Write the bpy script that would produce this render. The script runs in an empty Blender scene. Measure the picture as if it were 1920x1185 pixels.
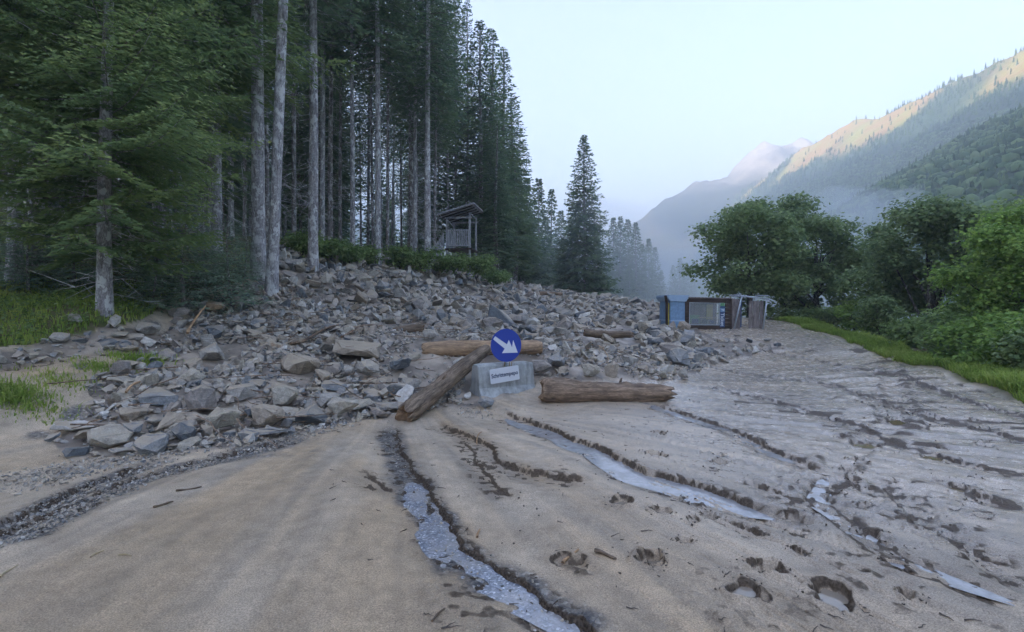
import bpy, bmesh, math
import numpy as np
from mathutils import Vector, Matrix, Euler

# ---------------------------------------------------------------- camera, sky, sun, exposure
scene = bpy.context.scene
COL = scene.collection
F, HY, HC = 960.0, 578.0, 1.7          # focal length in photo pixels, horizon row, eye height

cam_data = bpy.data.cameras.new("camera")
cam = bpy.data.objects.new("camera", cam_data)
COL.objects.link(cam)
cam.location = (0, 0, HC)
cam.rotation_euler = (math.radians(90), 0, 0)
cam_data.sensor_width = 36
cam_data.lens = 18
cam_data.shift_y = -0.0076
cam_data.clip_start = 0.05
cam_data.clip_end = 12000
scene.camera = cam

SUN_EL = math.radians(11)
SUN_AZ = math.radians(-104)            # from +Y, towards -X (left, behind the mountain)
sun_dir = Vector((math.sin(SUN_AZ) * math.cos(SUN_EL), math.cos(SUN_AZ) * math.cos(SUN_EL), math.sin(SUN_EL)))

world = bpy.data.worlds.new("World")
scene.world = world
world.use_nodes = True
wn = world.node_tree
wn.nodes.clear()
w_out = wn.nodes.new("ShaderNodeOutputWorld")
w_bg = wn.nodes.new("ShaderNodeBackground")
w_sky = wn.nodes.new("ShaderNodeTexSky")
w_sky.sky_type = 'NISHITA'
w_sky.sun_disc = False
w_sky.sun_elevation = SUN_EL
w_sky.sun_rotation = SUN_AZ
w_sky.altitude = 900
w_sky.air_density = 1.0
w_sky.dust_density = 1.6
w_sky.ozone_density = 2.0
w_hsv = wn.nodes.new("ShaderNodeHueSaturation")
w_hsv.inputs["Saturation"].default_value = 1.08
wn.links.new(w_sky.outputs[0], w_hsv.inputs["Color"])
w_bal = wn.nodes.new("ShaderNodeMix")          # the camera's daylight white balance
w_bal.data_type = 'RGBA'; w_bal.blend_type = 'MULTIPLY'; w_bal.inputs[0].default_value = 1.0
w_bal.inputs[7].default_value = (1.18, .925, .95, 1)
wn.links.new(w_hsv.outputs[0], w_bal.inputs[6])
wn.links.new(w_bal.outputs[2], w_bg.inputs[0])
wn.links.new(w_bg.outputs[0], w_out.inputs[0])
w_bg.inputs[1].default_value = 0.14

sun_data = bpy.data.lights.new("sun", 'SUN')
sun_data.energy = 5.0
sun_data.angle = math.radians(0.5)
sun_data.color = (1.0, 0.86, 0.66)
sun = bpy.data.objects.new("sun", sun_data)
COL.objects.link(sun)
sun.rotation_euler = sun_dir.to_track_quat('Z', 'Y').to_euler()

scene.view_settings.view_transform = 'Standard'
scene.view_settings.look = 'None'
scene.view_settings.gamma = 1.0
scene.view_settings.use_curve_mapping = False
scene.view_settings.exposure = 2.5
scene.render.engine = 'CYCLES'
cy = scene.cycles
cy.max_bounces = 8
cy.diffuse_bounces = 5
cy.glossy_bounces = 3
cy.transmission_bounces = 4
cy.volume_bounces = 4
cy.transparent_max_bounces = 8
cy.volume_max_steps = 256
cy.use_denoising = True

# ---------------------------------------------------------------- helpers
rng = np.random.default_rng(7)
U = rng.uniform

def tag(o, label=None, cat=None, group=None, kind=None):
    if label: o["label"] = label
    if cat: o["category"] = cat
    if group: o["group"] = group
    if kind: o["kind"] = kind
    return o

def link(name, data, parent=None, loc=None, rot=None, scale=None):
    o = bpy.data.objects.new(name, data)
    COL.objects.link(o)
    if parent is not None: o.parent = parent
    if loc is not None: o.location = loc
    if rot is not None: o.rotation_euler = rot
    if scale is not None: o.scale = scale if hasattr(scale, '__len__') else (scale,) * 3
    return o

def empty(name, loc=(0, 0, 0), rot=(0, 0, 0), scale=1.0):
    o = link(name, None, None, loc, rot, scale)
    o.empty_display_size = 0.2
    return o

def npmesh(name, verts, faces, mat=None, smooth=False, attrs=None, cols=None):
    """verts (N,3), faces (M,k) or list of arrays of differing k"""
    verts = np.asarray(verts, dtype=np.float32)
    groups = faces if isinstance(faces, list) else [faces]
    groups = [np.asarray(g, dtype=np.int32) for g in groups if len(g)]
    me = bpy.data.meshes.new(name)
    me.vertices.add(len(verts))
    me.vertices.foreach_set("co", verts.ravel())
    nl = sum(g.size for g in groups)
    me.loops.add(nl)
    me.loops.foreach_set("vertex_index", np.concatenate([g.ravel() for g in groups]))
    starts, tot = [], []
    p = 0
    for g in groups:
        k = g.shape[1]
        starts.append(p + np.arange(len(g)) * k)
        tot.append(np.full(len(g), k))
        p += g.size
    starts = np.concatenate(starts).astype(np.int32)
    me.polygons.add(len(starts))
    me.polygons.foreach_set("loop_start", starts)
    me.update(calc_edges=True)
    me.polygons.foreach_set("use_smooth", np.full(len(starts), bool(smooth)))
    if attrs:
        for k, v in attrs.items():
            a = me.attributes.new(k, 'FLOAT', 'POINT')
            a.data.foreach_set("value", np.asarray(v, dtype=np.float32))
    if cols:
        for k, v in cols.items():
            a = me.color_attributes.new(k, 'FLOAT_COLOR', 'POINT')
            a.data.foreach_set("color", np.asarray(v, dtype=np.float32).ravel())
    if mat is not None:
        me.materials.append(mat)
    return me

def _hash(ix, iy, seed):
    h = (ix.astype(np.int64) * 374761393 + iy.astype(np.int64) * 668265263 + seed * 982451653) & 0xFFFFFFFF
    h = ((h ^ (h >> 13)) * 1274126177) & 0xFFFFFFFF
    h = h ^ (h >> 16)
    return (h & 0xFFFF).astype(np.float64) / 65535.0

def vnoise(x, y, seed=0):
    x = np.asarray(x, float); y = np.asarray(y, float)
    ix = np.floor(x); iy = np.floor(y)
    fx = x - ix; fy = y - iy
    fx = fx * fx * fx * (fx * (fx * 6 - 15) + 10)
    fy = fy * fy * fy * (fy * (fy * 6 - 15) + 10)
    a = _hash(ix, iy, seed); b = _hash(ix + 1, iy, seed)
    c = _hash(ix, iy + 1, seed); d = _hash(ix + 1, iy + 1, seed)
    return (a + (b - a) * fx) * (1 - fy) + (c + (d - c) * fx) * fy     # 0..1

def fbm(x, y, seed=0, octv=4, gain=0.5):
    s = 0; a = 1.0; t = 0
    for i in range(octv):
        s = s + a * (vnoise(x * 2 ** i + 17.3 * i, y * 2 ** i - 9.1 * i, seed + i) * 2 - 1)
        t += a; a *= gain
    return s / t                                                        # about -1..1

def sstep(a, b, x):
    t = np.clip((np.asarray(x, float) - a) / (b - a), 0, 1)
    return t * t * (3 - 2 * t)

def at(px, py, Y):
    return ((px - 960.0) / F * Y, Y, HC - (py - HY) / F * Y)

# ---------------------------------------------------------------- terrain
CTRL = [  # photo column, photo row, distance
 (1920,765,8.7),(1700,680,15.2),(1600,640,19.5),(1500,612,24.0),(1440,606,31),
 (1440,622,21.5),(1250,617,22),(1350,620,21.7),(1250,690,13.9),(1440,655,18.5),(1600,740,10.1),
 (1100,630,17),(960,640,15),(960,600,21),(960,572,28),(960,548,38),(1100,562,42),(1240,580,42),
 (900,655,11.8),(1020,655,11.8),(1000,742,9.9),(890,752,9.3),(1250,757,9.15),
 (600,510,20),(520,480,21),(600,560,16),(600,650,11),(600,780,8.0),(400,790,7.2),(400,700,8.6),
 (700,490,28),(760,505,28),(860,520,31),(750,600,16.5),(800,650,11.8),(700,700,10),(830,760,9.0),
 (300,620,10.5),(380,590,12),(0,650,8),(100,650,8.6),(0,600,9.3),(100,555,11),(200,560,10),(0,780,6.6),
 (200,700,8.0),(200,640,9.4),(200,850,6.2),(340,845,6.2),
 (500,538,14.6),(580,512,18),(400,468,15.5),(300,560,12.5),(450,450,24),(100,480,16),
 (1095,562,60),(1000,556,70),(1180,572,100),(1270,578,135),(1320,590,60),(700,478,40),(850,505,45),(930,535,55),
]
pts = [at(*c) for c in CTRL]
for px, py in [(960,1185),(0,1185),(1920,1185),(1300,900),(700,900),(1600,800),(1920,950),(1100,800),(300,1000),(0,1000),
               (500,870),(1500,1000),(0,1100),(1750,1100),(1450,760),(1800,850)]:
    Y = HC * F / (py - HY)
    pts.append(((px - 960) / F * Y, Y, 0.0))
pts += [(-5,0,0),(5,0,0),(0,-6,0),(-8,-8,0.3),(8,-8,0),(-9,3,.6),(9.5,3,0),(-12,6,1.6),
        (10.5,6,0.0),(13.3,12,0.05),(14.2,17,0.2),(15.5,24,.7),
        (15.5,8,-1.6),(18,14,-1.8),(19,22,-1.6),(21,32,-1.5),(17,0,-2),(28,20,-5),(32,40,-5),(28,0,-5),(45,30,-8),(60,60,-10),
        (-25,10,5.5),(-25,25,6.8),(-28,40,8),(-18,60,7),(-40,20,10),(-20,0,3.6),(-40,60,12),(-5,90,3.5),(20,80,-0.5),(30,140,-1)]
P = np.array(pts)
def zfar(x, y):
    x = np.asarray(x, float); y = np.asarray(y, float)
    left = 0.24 * np.logaddexp(0, (-x - 12) / 4.0) * 4.0
    right = -9.0 * sstep(15, 55, x - 0.06 * np.maximum(y, 0)) - 14 * sstep(50, 260, x)
    fwd = 2.2 * sstep(12, 60, y) - 3.5 * sstep(140, 600, y)
    return np.minimum(left, 60) + right * (1 - 0.0 * x) + fwd
LS = 12.0
def _phi(d2):
    return 0.5 * d2 * np.log(d2 + 1e-9)
_res = P[:, 2] - zfar(P[:, 0], P[:, 1])
_pn = P[:, :2] / LS
_d2 = ((_pn[:, None] - _pn[None]) ** 2).sum(-1)
n_ = len(P)
_A = np.zeros((n_ + 3, n_ + 3))
_A[:n_, :n_] = _phi(_d2) + 0.004 * np.eye(n_)
_A[:n_, n_] = 1; _A[:n_, n_ + 1:] = _pn
_A[n_:, :n_] = _A[:n_, n_:].T
_w = np.linalg.solve(_A, np.concatenate([_res, np.zeros(3)]))
def zbase(x, y):
    x = np.asarray(x, float); y = np.asarray(y, float)
    sh = x.shape
    X = x.ravel(); Y = y.ravel()
    r = np.hypot(X, Y - 10)
    out = zfar(X, Y)
    m = r < 170
    if m.any():
        q = np.stack([X[m], Y[m]], 1) / LS
        acc = np.full(len(q), _w[n_]) + q @ _w[n_ + 1:]
        for i in range(n_):
            acc += _w[i] * _phi(((q - _pn[i]) ** 2).sum(1))
        fade = 1 - sstep(40, 150, r[m])
        edge = 1 - sstep(22, 60, np.abs(X[m]))
        out[m] += np.clip(acc, -6, 6) * fade * edge
    return out.reshape(sh)

_Ys = np.concatenate([np.linspace(1.5, 12, 600), np.linspace(12.05, 60, 900)])
def gp(px, py, far=None):
    """ground point seen at a photo pixel"""
    X = (px - 960) / F * _Ys
    zr = HC - (py - HY) / F * _Ys
    d = zbase(X, _Ys) - zr
    k = np.argmax(d > 0) if (d > 0).any() else len(_Ys) - 1
    if k == 0: k = 1
    a, b = d[k - 1], d[k]
    t = a / (a - b) if a != b else 0
    t = min(max(t, 0), 1)
    Y = _Ys[k - 1] + t * (_Ys[k] - _Ys[k - 1])
    return ((px - 960) / F * Y, Y)
def gpl(lst):
    return np.array([gp(*p) for p in lst])
def project(x, y, z):
    y = np.maximum(y, 0.05)
    return 960 + F * x / y, HY - F * (z - HC) / y

def dist_poly(x, y, pl, maxd=3.0):
    """distance, signed side (+ = right of travel), arc position to a polyline"""
    best = np.full(x.shape, 1e9); sg = np.zeros(x.shape); arc = np.zeros(x.shape)
    L = 0
    for a, b in zip(pl[:-1], pl[1:]):
        d = b - a; l = np.hypot(*d)
        if l < 1e-6: continue
        u = d / l
        t = np.clip((x - a[0]) * u[0] + (y - a[1]) * u[1], 0, l)
        dx = x - a[0] - t * u[0]; dy = y - a[1] - t * u[1]
        dd = np.hypot(dx, dy)
        m = dd < best
        best[m] = dd[m]
        sg[m] = np.sign(dy * u[0] - dx * u[1])[m] * -1.0
        arc[m] = (L + t)[m]
        L += l
    return best, best * sg, arc, L

def inpoly(px, py, poly):
    c = np.zeros(px.shape, bool)
    n = len(poly); j = n - 1
    for i in range(n):
        xi, yi = poly[i]; xj, yj = poly[j]
        m = ((yi > py) != (yj > py)) & (px < (xj - xi) * (py - yi) / ((yj - yi) + 1e-12) + xi)
        c ^= m
        j = i
    return c

# flow rills: polyline in photo pixels, half width of the bed (m), depth (m), bank (+1: steep bank right of travel, -1 left, 0 both)
RILLS = [
 ([(728,792),(740,850),(775,910),(812,970),(840,1015),(905,1060),(985,1110),(1060,1165),(1120,1230)],.09,.036,-1,'gravelwater'),
 ([(925,765),(985,795),(1060,822),(1120,850),(1190,890),(1260,908),(1330,928),(1400,950),(1500,974),(1560,985)],.14,.058,-1,'water'),
 ([(808,785),(860,812),(905,835),(925,868),(975,885),(1040,893),(1112,906)],.07,.045,-1,'clod'),
 ([(860,815),(880,850),(900,890),(960,940)],.05,.02,-1,''),
 ([(1205,752),(1260,768),(1330,790),(1400,822),(1470,855),(1545,886)],.08,.045,-1,'water'),
 ([(1548,884),(1540,912),(1537,935),(1562,955),(1590,975),(1640,1015),(1690,1045),(1760,1073),(1840,1105),(1960,1150)],.06,.035,0,'water'),
 ([(1590,880),(1640,900),(1700,935),(1722,965),(1790,1010),(1860,1060),(1960,1125)],.06,.05,1,''),
 ([(1308,950),(1340,965),(1390,985),(1445,1018)],.05,.05,-1,''),
 ([(1462,1025),(1500,1050),(1550,1088)],.03,.035,-1,''),
 ([(590,812),(500,838),(420,858),(330,880),(250,903),(170,935),(90,975),(-20,1030)],.11,.035,1,'gravel'),
 ([(330,855),(250,880),(180,905),(110,938),(40,972),(-30,1005)],.05,.05,1,'gravel'),
 ([(1250,660),(1400,700),(1560,720),(1700,765),(1950,830)],.05,.03,-1,''),
 ([(1380,642),(1520,672),(1680,700),(1800,745),(1950,790)],.06,.035,-1,''),
 ([(1300,720),(1420,742),(1560,780),(1700,835),(1950,905)],.05,.03,-1,''),
 ([(1340,880),(1480,930),(1580,965)],.03,.02,-1,''),
 ([(1700,880),(1800,915),(1950,965)],.03,.025,-1,''),
 ([(1740,990),(1830,1030),(1950,1075)],.03,.02,-1,''),
 ([(660,870),(690,900),(740,925)],.05,.02,-1,''),
 ([(350,630),(240,655),(120,668),(-30,690)],.12,.03,0,''),
]
RW = []
for pl, hw, d, side, kind in RILLS:
    RW.append((gpl(pl), hw, d, side, kind))

# footprints and wheel ruts
PRINTS = [(1238,812,.10,.05),(1228,852,.11,.06),(1348,866,.11,.06),(1240,958,.08,.05),(1215,1046,.10,.07),(1165,940,.12,.05),
          (1560,1112,.14,.06),(1440,1062,.12,.05),(1395,1105,.12,.04),(1800,915,.13,.04),(1748,855,.14,.04),(1625,830,.22,.04),
          (1690,785,.25,.04),(1300,795,.09,.04),(1452,783,.12,.04),(1070,1050,.12,.03),(1380,762,.10,.03),(1500,770,.1,.03),
          (1850,835,.12,.03),(1590,880,.12,.04),(1730,800,.10,.03),(1330,960,.08,.03),(1420,830,.08,.03),(1560,745,.09,.03)]
PR = [(gp(a, b), r, d) for a, b, r, d in PRINTS]
_pr = np.random.default_rng(5)
for (ax_, ay_, bx_, by_, k_) in [(1230,1100,1420,760,8),(1420,1150,1640,820,9),(1700,1160,1560,760,8),(1860,1000,1640,680,10),(1300,760,1450,665,7),(1880,830,1720,700,8)]:
    for i_ in range(k_):
        t_ = (i_ + .5) / k_
        g_ = gp(ax_ + (bx_ - ax_) * t_ + _pr.normal(0, 16), ay_ + (by_ - ay_) * t_ ** .8 + _pr.normal(0, 5))
        PR.append((g_, _pr.uniform(.05, .085), _pr.uniform(.02, .045)))
TRACKS = [gpl([(1690,640),(1668,690),(1676,730),(1700,775),(1640,815),(1590,850),(1560,880)]),
          gpl([(1600,745),(1660,760),(1680,790)])]

# smooth mound of sand in the left foreground and lobes between the rills
FAN = np.array([-2.6, 11.5])

CHURN = [(gp(a_, b_), c_, d_) for a_, b_, c_, d_ in [(870,1120,.38,.8),(1660,930,.75,.9),(1420,1130,.55,.6),(1090,1050,.22,.8),(1640,1080,.35,.8),
         (840,960,.1,.5),(1760,1160,.4,.5),(1040,880,.2,.9),(850,810,.2,.8),(1300,1170,.3,.4),(930,870,.2,.8)]]
ROCKPOLY = [(-260,700),(-40,672),(60,655),(130,640),(205,618),(300,628),(352,590),(400,560),(455,545),(500,520),(500,470),(560,455),(640,470),(760,480),(860,500),(960,520),
            (1100,545),(1230,572),(1255,600),(1270,622),(1330,632),(1450,640),(1470,655),(1350,680),(1310,700),(1260,712),(1010,712),
            (1000,735),(880,765),(800,770),(735,775),(700,785),(600,800),(560,812),(470,835),(360,850),(250,850),(130,860),(95,822),
            (160,780),(170,745),(150,715),(190,690),(250,668),(130,668),(-240,745)]
GRASSPOLY = [(-900,700),(-300,700),(0,648),(110,640),(205,612),(260,600),(330,560),(440,530),(480,500),(480,380),(-900,300)]

def rockmask(x, y, z):
    px, py = project(x, y, z)
    px = px + 26 * (vnoise(x * .9, y * .9, 51) - .5); py = py + 10 * (vnoise(x * .9, y * .9, 52) - .5)
    return inpoly(px, py, ROCKPOLY) & (y > 2) & (y < 60)

def detail(x, y, z0):
    """relief added to the base terrain; returns dz and colour zones"""
    r = np.hypot(x, y)
    px, py = project(x, y, z0)
    rock = rockmask(x, y, z0) | ((y > 20) & (y < 70) & (x < 8) & (x > -14))
    rockf = rock.astype(float)
    grass = inpoly(px, py, GRASSPOLY) & (y > 1)
    # right verge
    edge = 12.4 - 0.42 * np.maximum(0, 12 - y) * 0.95 + 0.06 * np.maximum(y - 12, 0)
    edge = np.where(y < 8.7, 8.7 + (y - 8.7) * 0.15, np.where(y < 15.2, 8.7 + (y - 8.7) / 6.5 * 3.0, 11.7 + (y - 15.2) * .2))
    edge = edge + .35 * (vnoise(x * .3, y * .7, 5) - .5) * 2
    verge = sstep(-.15, .25, x - edge)
    forest = (sstep(11, 15, -x) + sstep(0, 3, -(x + 9 + .0 * y)) * sstep(9, 14, y))
    dx, dy = x - FAN[0], y - FAN[1]
    ang = np.arctan2(dx, -dy); rad = np.hypot(dx, dy)
    mudf = (1 - rockf) * (1 - verge)
    streak = fbm(ang * 26, rad * .55, 11, 4)
    fine = fbm(ang * 85, rad * 2.0, 21, 3)
    lump = fbm(x * 1.3, y * 1.3, 31, 4)
    rightw = sstep(1.5, 5.5, x - .1 * y) * sstep(2, 6, y)
    dz = mudf * (.016 * streak + .006 * lump + (.003 + .006 * rightw) * fine)
    # little parallel rills on the right-hand mud sheet
    rr = fbm(ang * 26 + .3 * lump, rad * .25, 41, 3)
    ridge = np.clip(1 - np.abs(rr) * 12 / np.clip(r / 5, 1, 2.6), 0, 1)
    rr2 = fbm(ang * 60 + .5 * lump, rad * .35 + 7, 42, 3)
    ridge2 = np.clip(1 - np.abs(rr2) * 14 / np.clip(r / 6, 1, 2.2), 0, 1) * (vnoise(x * 1.1, y * .7, 46) > .38)
    gate = sstep(-.15, .25, fbm(x * .35 + 3, y * .3, 43, 2) + .15)
    wide_r = sstep(-.5, 2.0, x - .05 * y)
    dark = mudf * (rightw * ridge * gate + .55 * wide_r * ridge2)
    dz -= .040 * dark * mudf
    dash = sstep(.66, .74, vnoise(ang * 90, rad * 1.8, 57)) * sstep(.42, .55, vnoise(x * .8 + 5, y * .55, 58)) * sstep(.3, .6, vnoise(ang * 45, rad * 1.1, 59))
    dark = np.maximum(dark, mudf * dash * 1.2 * sstep(.15, .8, wide_r))
    # plates of silt with a sharp lower lip
    st2 = fbm(ang * 30 + 3.1, rad * .35, 47, 3) * 3.2
    saw = st2 - np.floor(st2)
    dz += mudf * wide_r * .009 * (saw ** 1.6 - .4) * sstep(.25, .6, vnoise(x * .6, y * .5, 48))
    # rounded lobes between rills in the foreground
    lob = fbm(ang * 7, rad * .3, 61, 2)
    dz += mudf * .028 * lob * sstep(2.5, 5, rad)
    gravel = np.zeros_like(x); wet = np.zeros_like(x); clod = np.zeros_like(x)
    wob = .06 * fbm(x * 2.2, y * 2.2, 71, 3) + .03 * fbm(x * 9, y * 9, 72, 3)
    for pl, hw, d, side, kind in RW:
        lo = pl.min(0) - 1.4; hi = pl.max(0) + 1.4
        m = (x > lo[0]) & (x < hi[0]) & (y > lo[1]) & (y < hi[1]) & (r < 60)
        if not m.any(): continue
        xx, yy = x[m], y[m]
        b, s, arc, L = dist_poly(xx, yy, pl)
        s = s + wob[m]
        end = sstep(0, .6, arc) * sstep(0, .25, L - arc + .001)
        w = hw * (.65 + .7 * vnoise(arc * 1.1, arc * 0, 81 + int(hw * 1000)))
        st, ge = .022, hw * 2.6 + .12
        if side == -1:      # steep bank on the left of travel = s<0
            prof = np.where(s < 0, 1 - sstep(w, w + st, -s), 1 - sstep(w * .5, w + ge, s))
            lip = np.where(s < 0, np.exp(-((-s - w - .10) / .09) ** 2), 0)
        elif side == 1:
            prof = np.where(s > 0, 1 - sstep(w, w + st, s), 1 - sstep(w * .5, w + ge, -s))
            lip = np.where(s > 0, np.exp(-((s - w - .10) / .09) ** 2), 0)
        else:
            prof = 1 - sstep(w, w + .09, np.abs(s)); lip = 0 * s
        dz[m] -= d * prof * end
        dz[m] += d * .22 * lip * end
        # crumbled bank; the cut bank's shadow line is put into the colour too
        cr = np.exp(-((np.abs(s) - w - .008) / .022) ** 2) * end
        cr2 = np.exp(-((np.abs(s) - w) / .12) ** 2) * end * (vnoise(xx * 16, yy * 16, 96) > .62)
        dz[m] += .012 * cr * fbm(xx * 22, yy * 22, 91, 2)
        clod[m] = np.maximum(clod[m], np.maximum(cr * (.6 + .5 * vnoise(xx * 12, yy * 12, 95)) * (s * side > -.02 if side else 1), cr2 * .8))
        wet[m] = np.maximum(wet[m], (1 - sstep(w, w + .25, np.abs(s))) * end * .8)
        if 'gravel' in kind:
            gravel[m] = np.maximum(gravel[m], (1 - sstep(w * .8, w * 1.1 + .12, np.abs(s) + .12 * (vnoise(xx * 6, yy * 6, 3) - .5))) * end)
    for (cx, cyy), pr, d in PR:
        m = np.hypot(x - cx, y - cyy) < pr * 3.5
        if not m.any(): continue
        a0 = (cx * 7.1) % 3.1
        ux = (x[m] - cx) * math.cos(a0) + (y[m] - cyy) * math.sin(a0)
        uy = -(x[m] - cx) * math.sin(a0) + (y[m] - cyy) * math.cos(a0)
        q = np.hypot(ux, uy * 1.5) / pr + .35 * fbm(x[m] * 14, y[m] * 14, 33, 2)
        dz[m] -= d * (1 - sstep(.72, .98, q))
        dz[m] += .35 * d * np.exp(-((q - 1.25) / .25) ** 2) * (.5 + vnoise(x[m] * 20, y[m] * 20, 34))
        clod[m] = np.maximum(clod[m], np.exp(-((q - .98) / .20) ** 2) * sstep(.3, .55, vnoise(x[m] * 18, y[m] * 18, 97) + .25 * (uy > 0)))
        wet[m] = np.maximum(wet[m], (1 - sstep(.7, 1.6, q)) * .7)
    for pl in TRACKS:
        b, s, arc, L = dist_poly(x, y, pl)
        q = np.abs(b) + .06 * fbm(x * 5, y * 5, 35, 2)
        cr = np.exp(-((q - .22) / .10) ** 2) * (r < 40)
        dz -= .022 * (1 - sstep(.12, .24, q)) * (r < 40)
        dz += .02 * cr * vnoise(x * 9, y * 9, 36)
        clod = np.maximum(clod, cr * vnoise(x * 6, y * 6, 37) * .85)
    # churned patches
    for g, rr_, k in CHURN:
        q = np.hypot(x - g[0], (y - g[1]) * .8) / rr_ + .5 * fbm(x * 4, y * 4, 44, 2)
        m_ = 1 - sstep(.5, 1.1, q)
        dz += m_ * k * .022 * fbm(x * 13, y * 13, 45, 3)
        clod = np.maximum(clod, m_ * k * .8 * sstep(.5, .8, vnoise(x * 15, y * 15, 46)))
    # verge bank and rocky bed
    dz += verge * (.06 + .08 * fbm(x * 1.7, y * 1.7, 47, 3)) * sstep(60, 30, r)
    dz += rockf * (.10 * fbm(x * 1.1, y * 1.1, 48, 3) + .05 * fbm(x * 4, y * 4, 49, 2)) * sstep(70, 45, r)
    dz += grass * .07 * fbm(x * 1.2, y * 1.2, 50, 3)
    tan = .75 * sstep(-.1, .6, fbm(ang * 9, rad * .35, 66, 3) + .8 * np.exp(-((x + 1.9) / 1.1) ** 2) * sstep(8, 5, y) - .15) * (1 - rightw)
    dryk = .5 + .5 * np.clip(1.3 * fbm(ang * 44, rad * .33, 67, 4) + .5 * fbm(x * .8, y * .8, 68, 3), -1, 1)
    gr = np.clip(grass * 1.0 + forest * .4, 0, 1)
    gravel = np.maximum(gravel, sstep(.25, .6, fbm(x * 2.2, y * 2.2, 88, 3)) * mudf * sstep(-1.5, -3.5, x) * sstep(5, 6.3, y) * .9)
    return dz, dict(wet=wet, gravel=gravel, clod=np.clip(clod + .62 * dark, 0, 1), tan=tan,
                    green=np.clip(gr + verge, 0, 1), rock=rockf, sheen=sstep(-.6, 3.5, x - .05 * y) * sstep(2, 5, y) * mudf, streak=dryk)

def ground_z(x, y):
    x = np.atleast_1d(np.asarray(x, float)); y = np.atleast_1d(np.asarray(y, float))
    z0 = zbase(x, y)
    dz, _ = detail(x, y, z0)
    return z0 + dz
def gz(x, y):
    return float(ground_z([x], [y])[0])
HAZE = True
# ---------------------------------------------------------------- materials
def new_mat(name):
    m = bpy.data.materials.new(name)
    m.use_nodes = True
    nt = m.node_tree
    nt.nodes.clear()
    out = nt.nodes.new("ShaderNodeOutputMaterial")
    return m, nt, out
class NB:
    """tiny node builder"""
    def __init__(s, nt): s.nt = nt
    def n(s, t, **k):
        nd = s.nt.nodes.new(t)
        for a, v in k.items():
            if a.startswith('i_'): nd.inputs[a[2:].replace('_', ' ')].default_value = v
            else: setattr(nd, a, v)
        return nd
    def l(s, a, b): s.nt.links.new(a, b)
    def coord(s, kind='Object'):
        return s.n("ShaderNodeTexCoord").outputs[kind]
    def pos(s):
        return s.n("ShaderNodeNewGeometry").outputs['Position']
    def noise(s, vec, scale, detail=4, rough=.55, stretch=None):
        if stretch:
            mp = s.n("ShaderNodeMapping"); mp.inputs['Scale'].default_value = stretch
            s.l(vec, mp.inputs['Vector']); vec = mp.outputs[0]
        t = s.n("ShaderNodeTexNoise")
        t.inputs['Scale'].default_value = scale; t.inputs['Detail'].default_value = detail; t.inputs['Roughness'].default_value = rough
        s.l(vec, t.inputs['Vector'])
        return t.outputs['Fac']
    def ramp(s, fac, stops):
        r = s.n("ShaderNodeValToRGB")
        e = r.color_ramp.elements
        while len(e) < len(stops): e.new(.5)
        for i, (p, c) in enumerate(stops):
            e[i].position = p
            e[i].color = (c if len(c) == 4 else (*c, 1)) if hasattr(c, '__len__') else (c, c, c, 1)
        s.l(fac, r.inputs[0])
        return r.outputs[0]
    def mix(s, fac, a, b, mode='MIX'):
        m = s.n("ShaderNodeMix", data_type='RGBA', blend_type=mode)
        for sock, v in ((m.inputs[0], fac), (m.inputs[6], a), (m.inputs[7], b)):
            if isinstance(v, (int, float)): sock.default_value = v
            elif isinstance(v, tuple): sock.default_value = (*v, 1) if len(v) == 3 else v
            else: s.l(v, sock)
        return m.outputs[2]
    def math(s, op, a, b=0.0, c=0.0):
        m = s.n("ShaderNodeMath", operation=op)
        for i, v in enumerate((a, b, c)):
            if isinstance(v, (int, float)): m.inputs[i].default_value = v
            else: s.l(v, m.inputs[i])
        return m.outputs[0]
    def attr(s, name):
        return s.n("ShaderNodeAttribute", attribute_name=name).outputs['Fac']
    def bump(s, h, strength=.5, dist=.01, normal=None):
        b = s.n("ShaderNodeBump"); b.inputs['Strength'].default_value = strength; b.inputs['Distance'].default_value = dist
        s.l(h, b.inputs['Height'])
        if normal is not None: s.l(normal, b.inputs['Normal'])
        return b.outputs[0]
    def bsdf(s, out, color, rough=.8, normal=None, spec=.5, metal=0.0):
        p = s.n("ShaderNodeBsdfPrincipled")
        for nm, v in (('Base Color', color), ('Roughness', rough), ('Specular IOR Level', spec), ('Metallic', metal)):
            if isinstance(v, (int, float)): p.inputs[nm].default_value = v
            elif isinstance(v, tuple): p.inputs[nm].default_value = (*v, 1)
            else: s.l(v, p.inputs[nm])
        if normal is not None: s.l(normal, p.inputs['Normal'])
        if out is not None: s.l(p.outputs[0], out.inputs[0])
        return p

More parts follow.
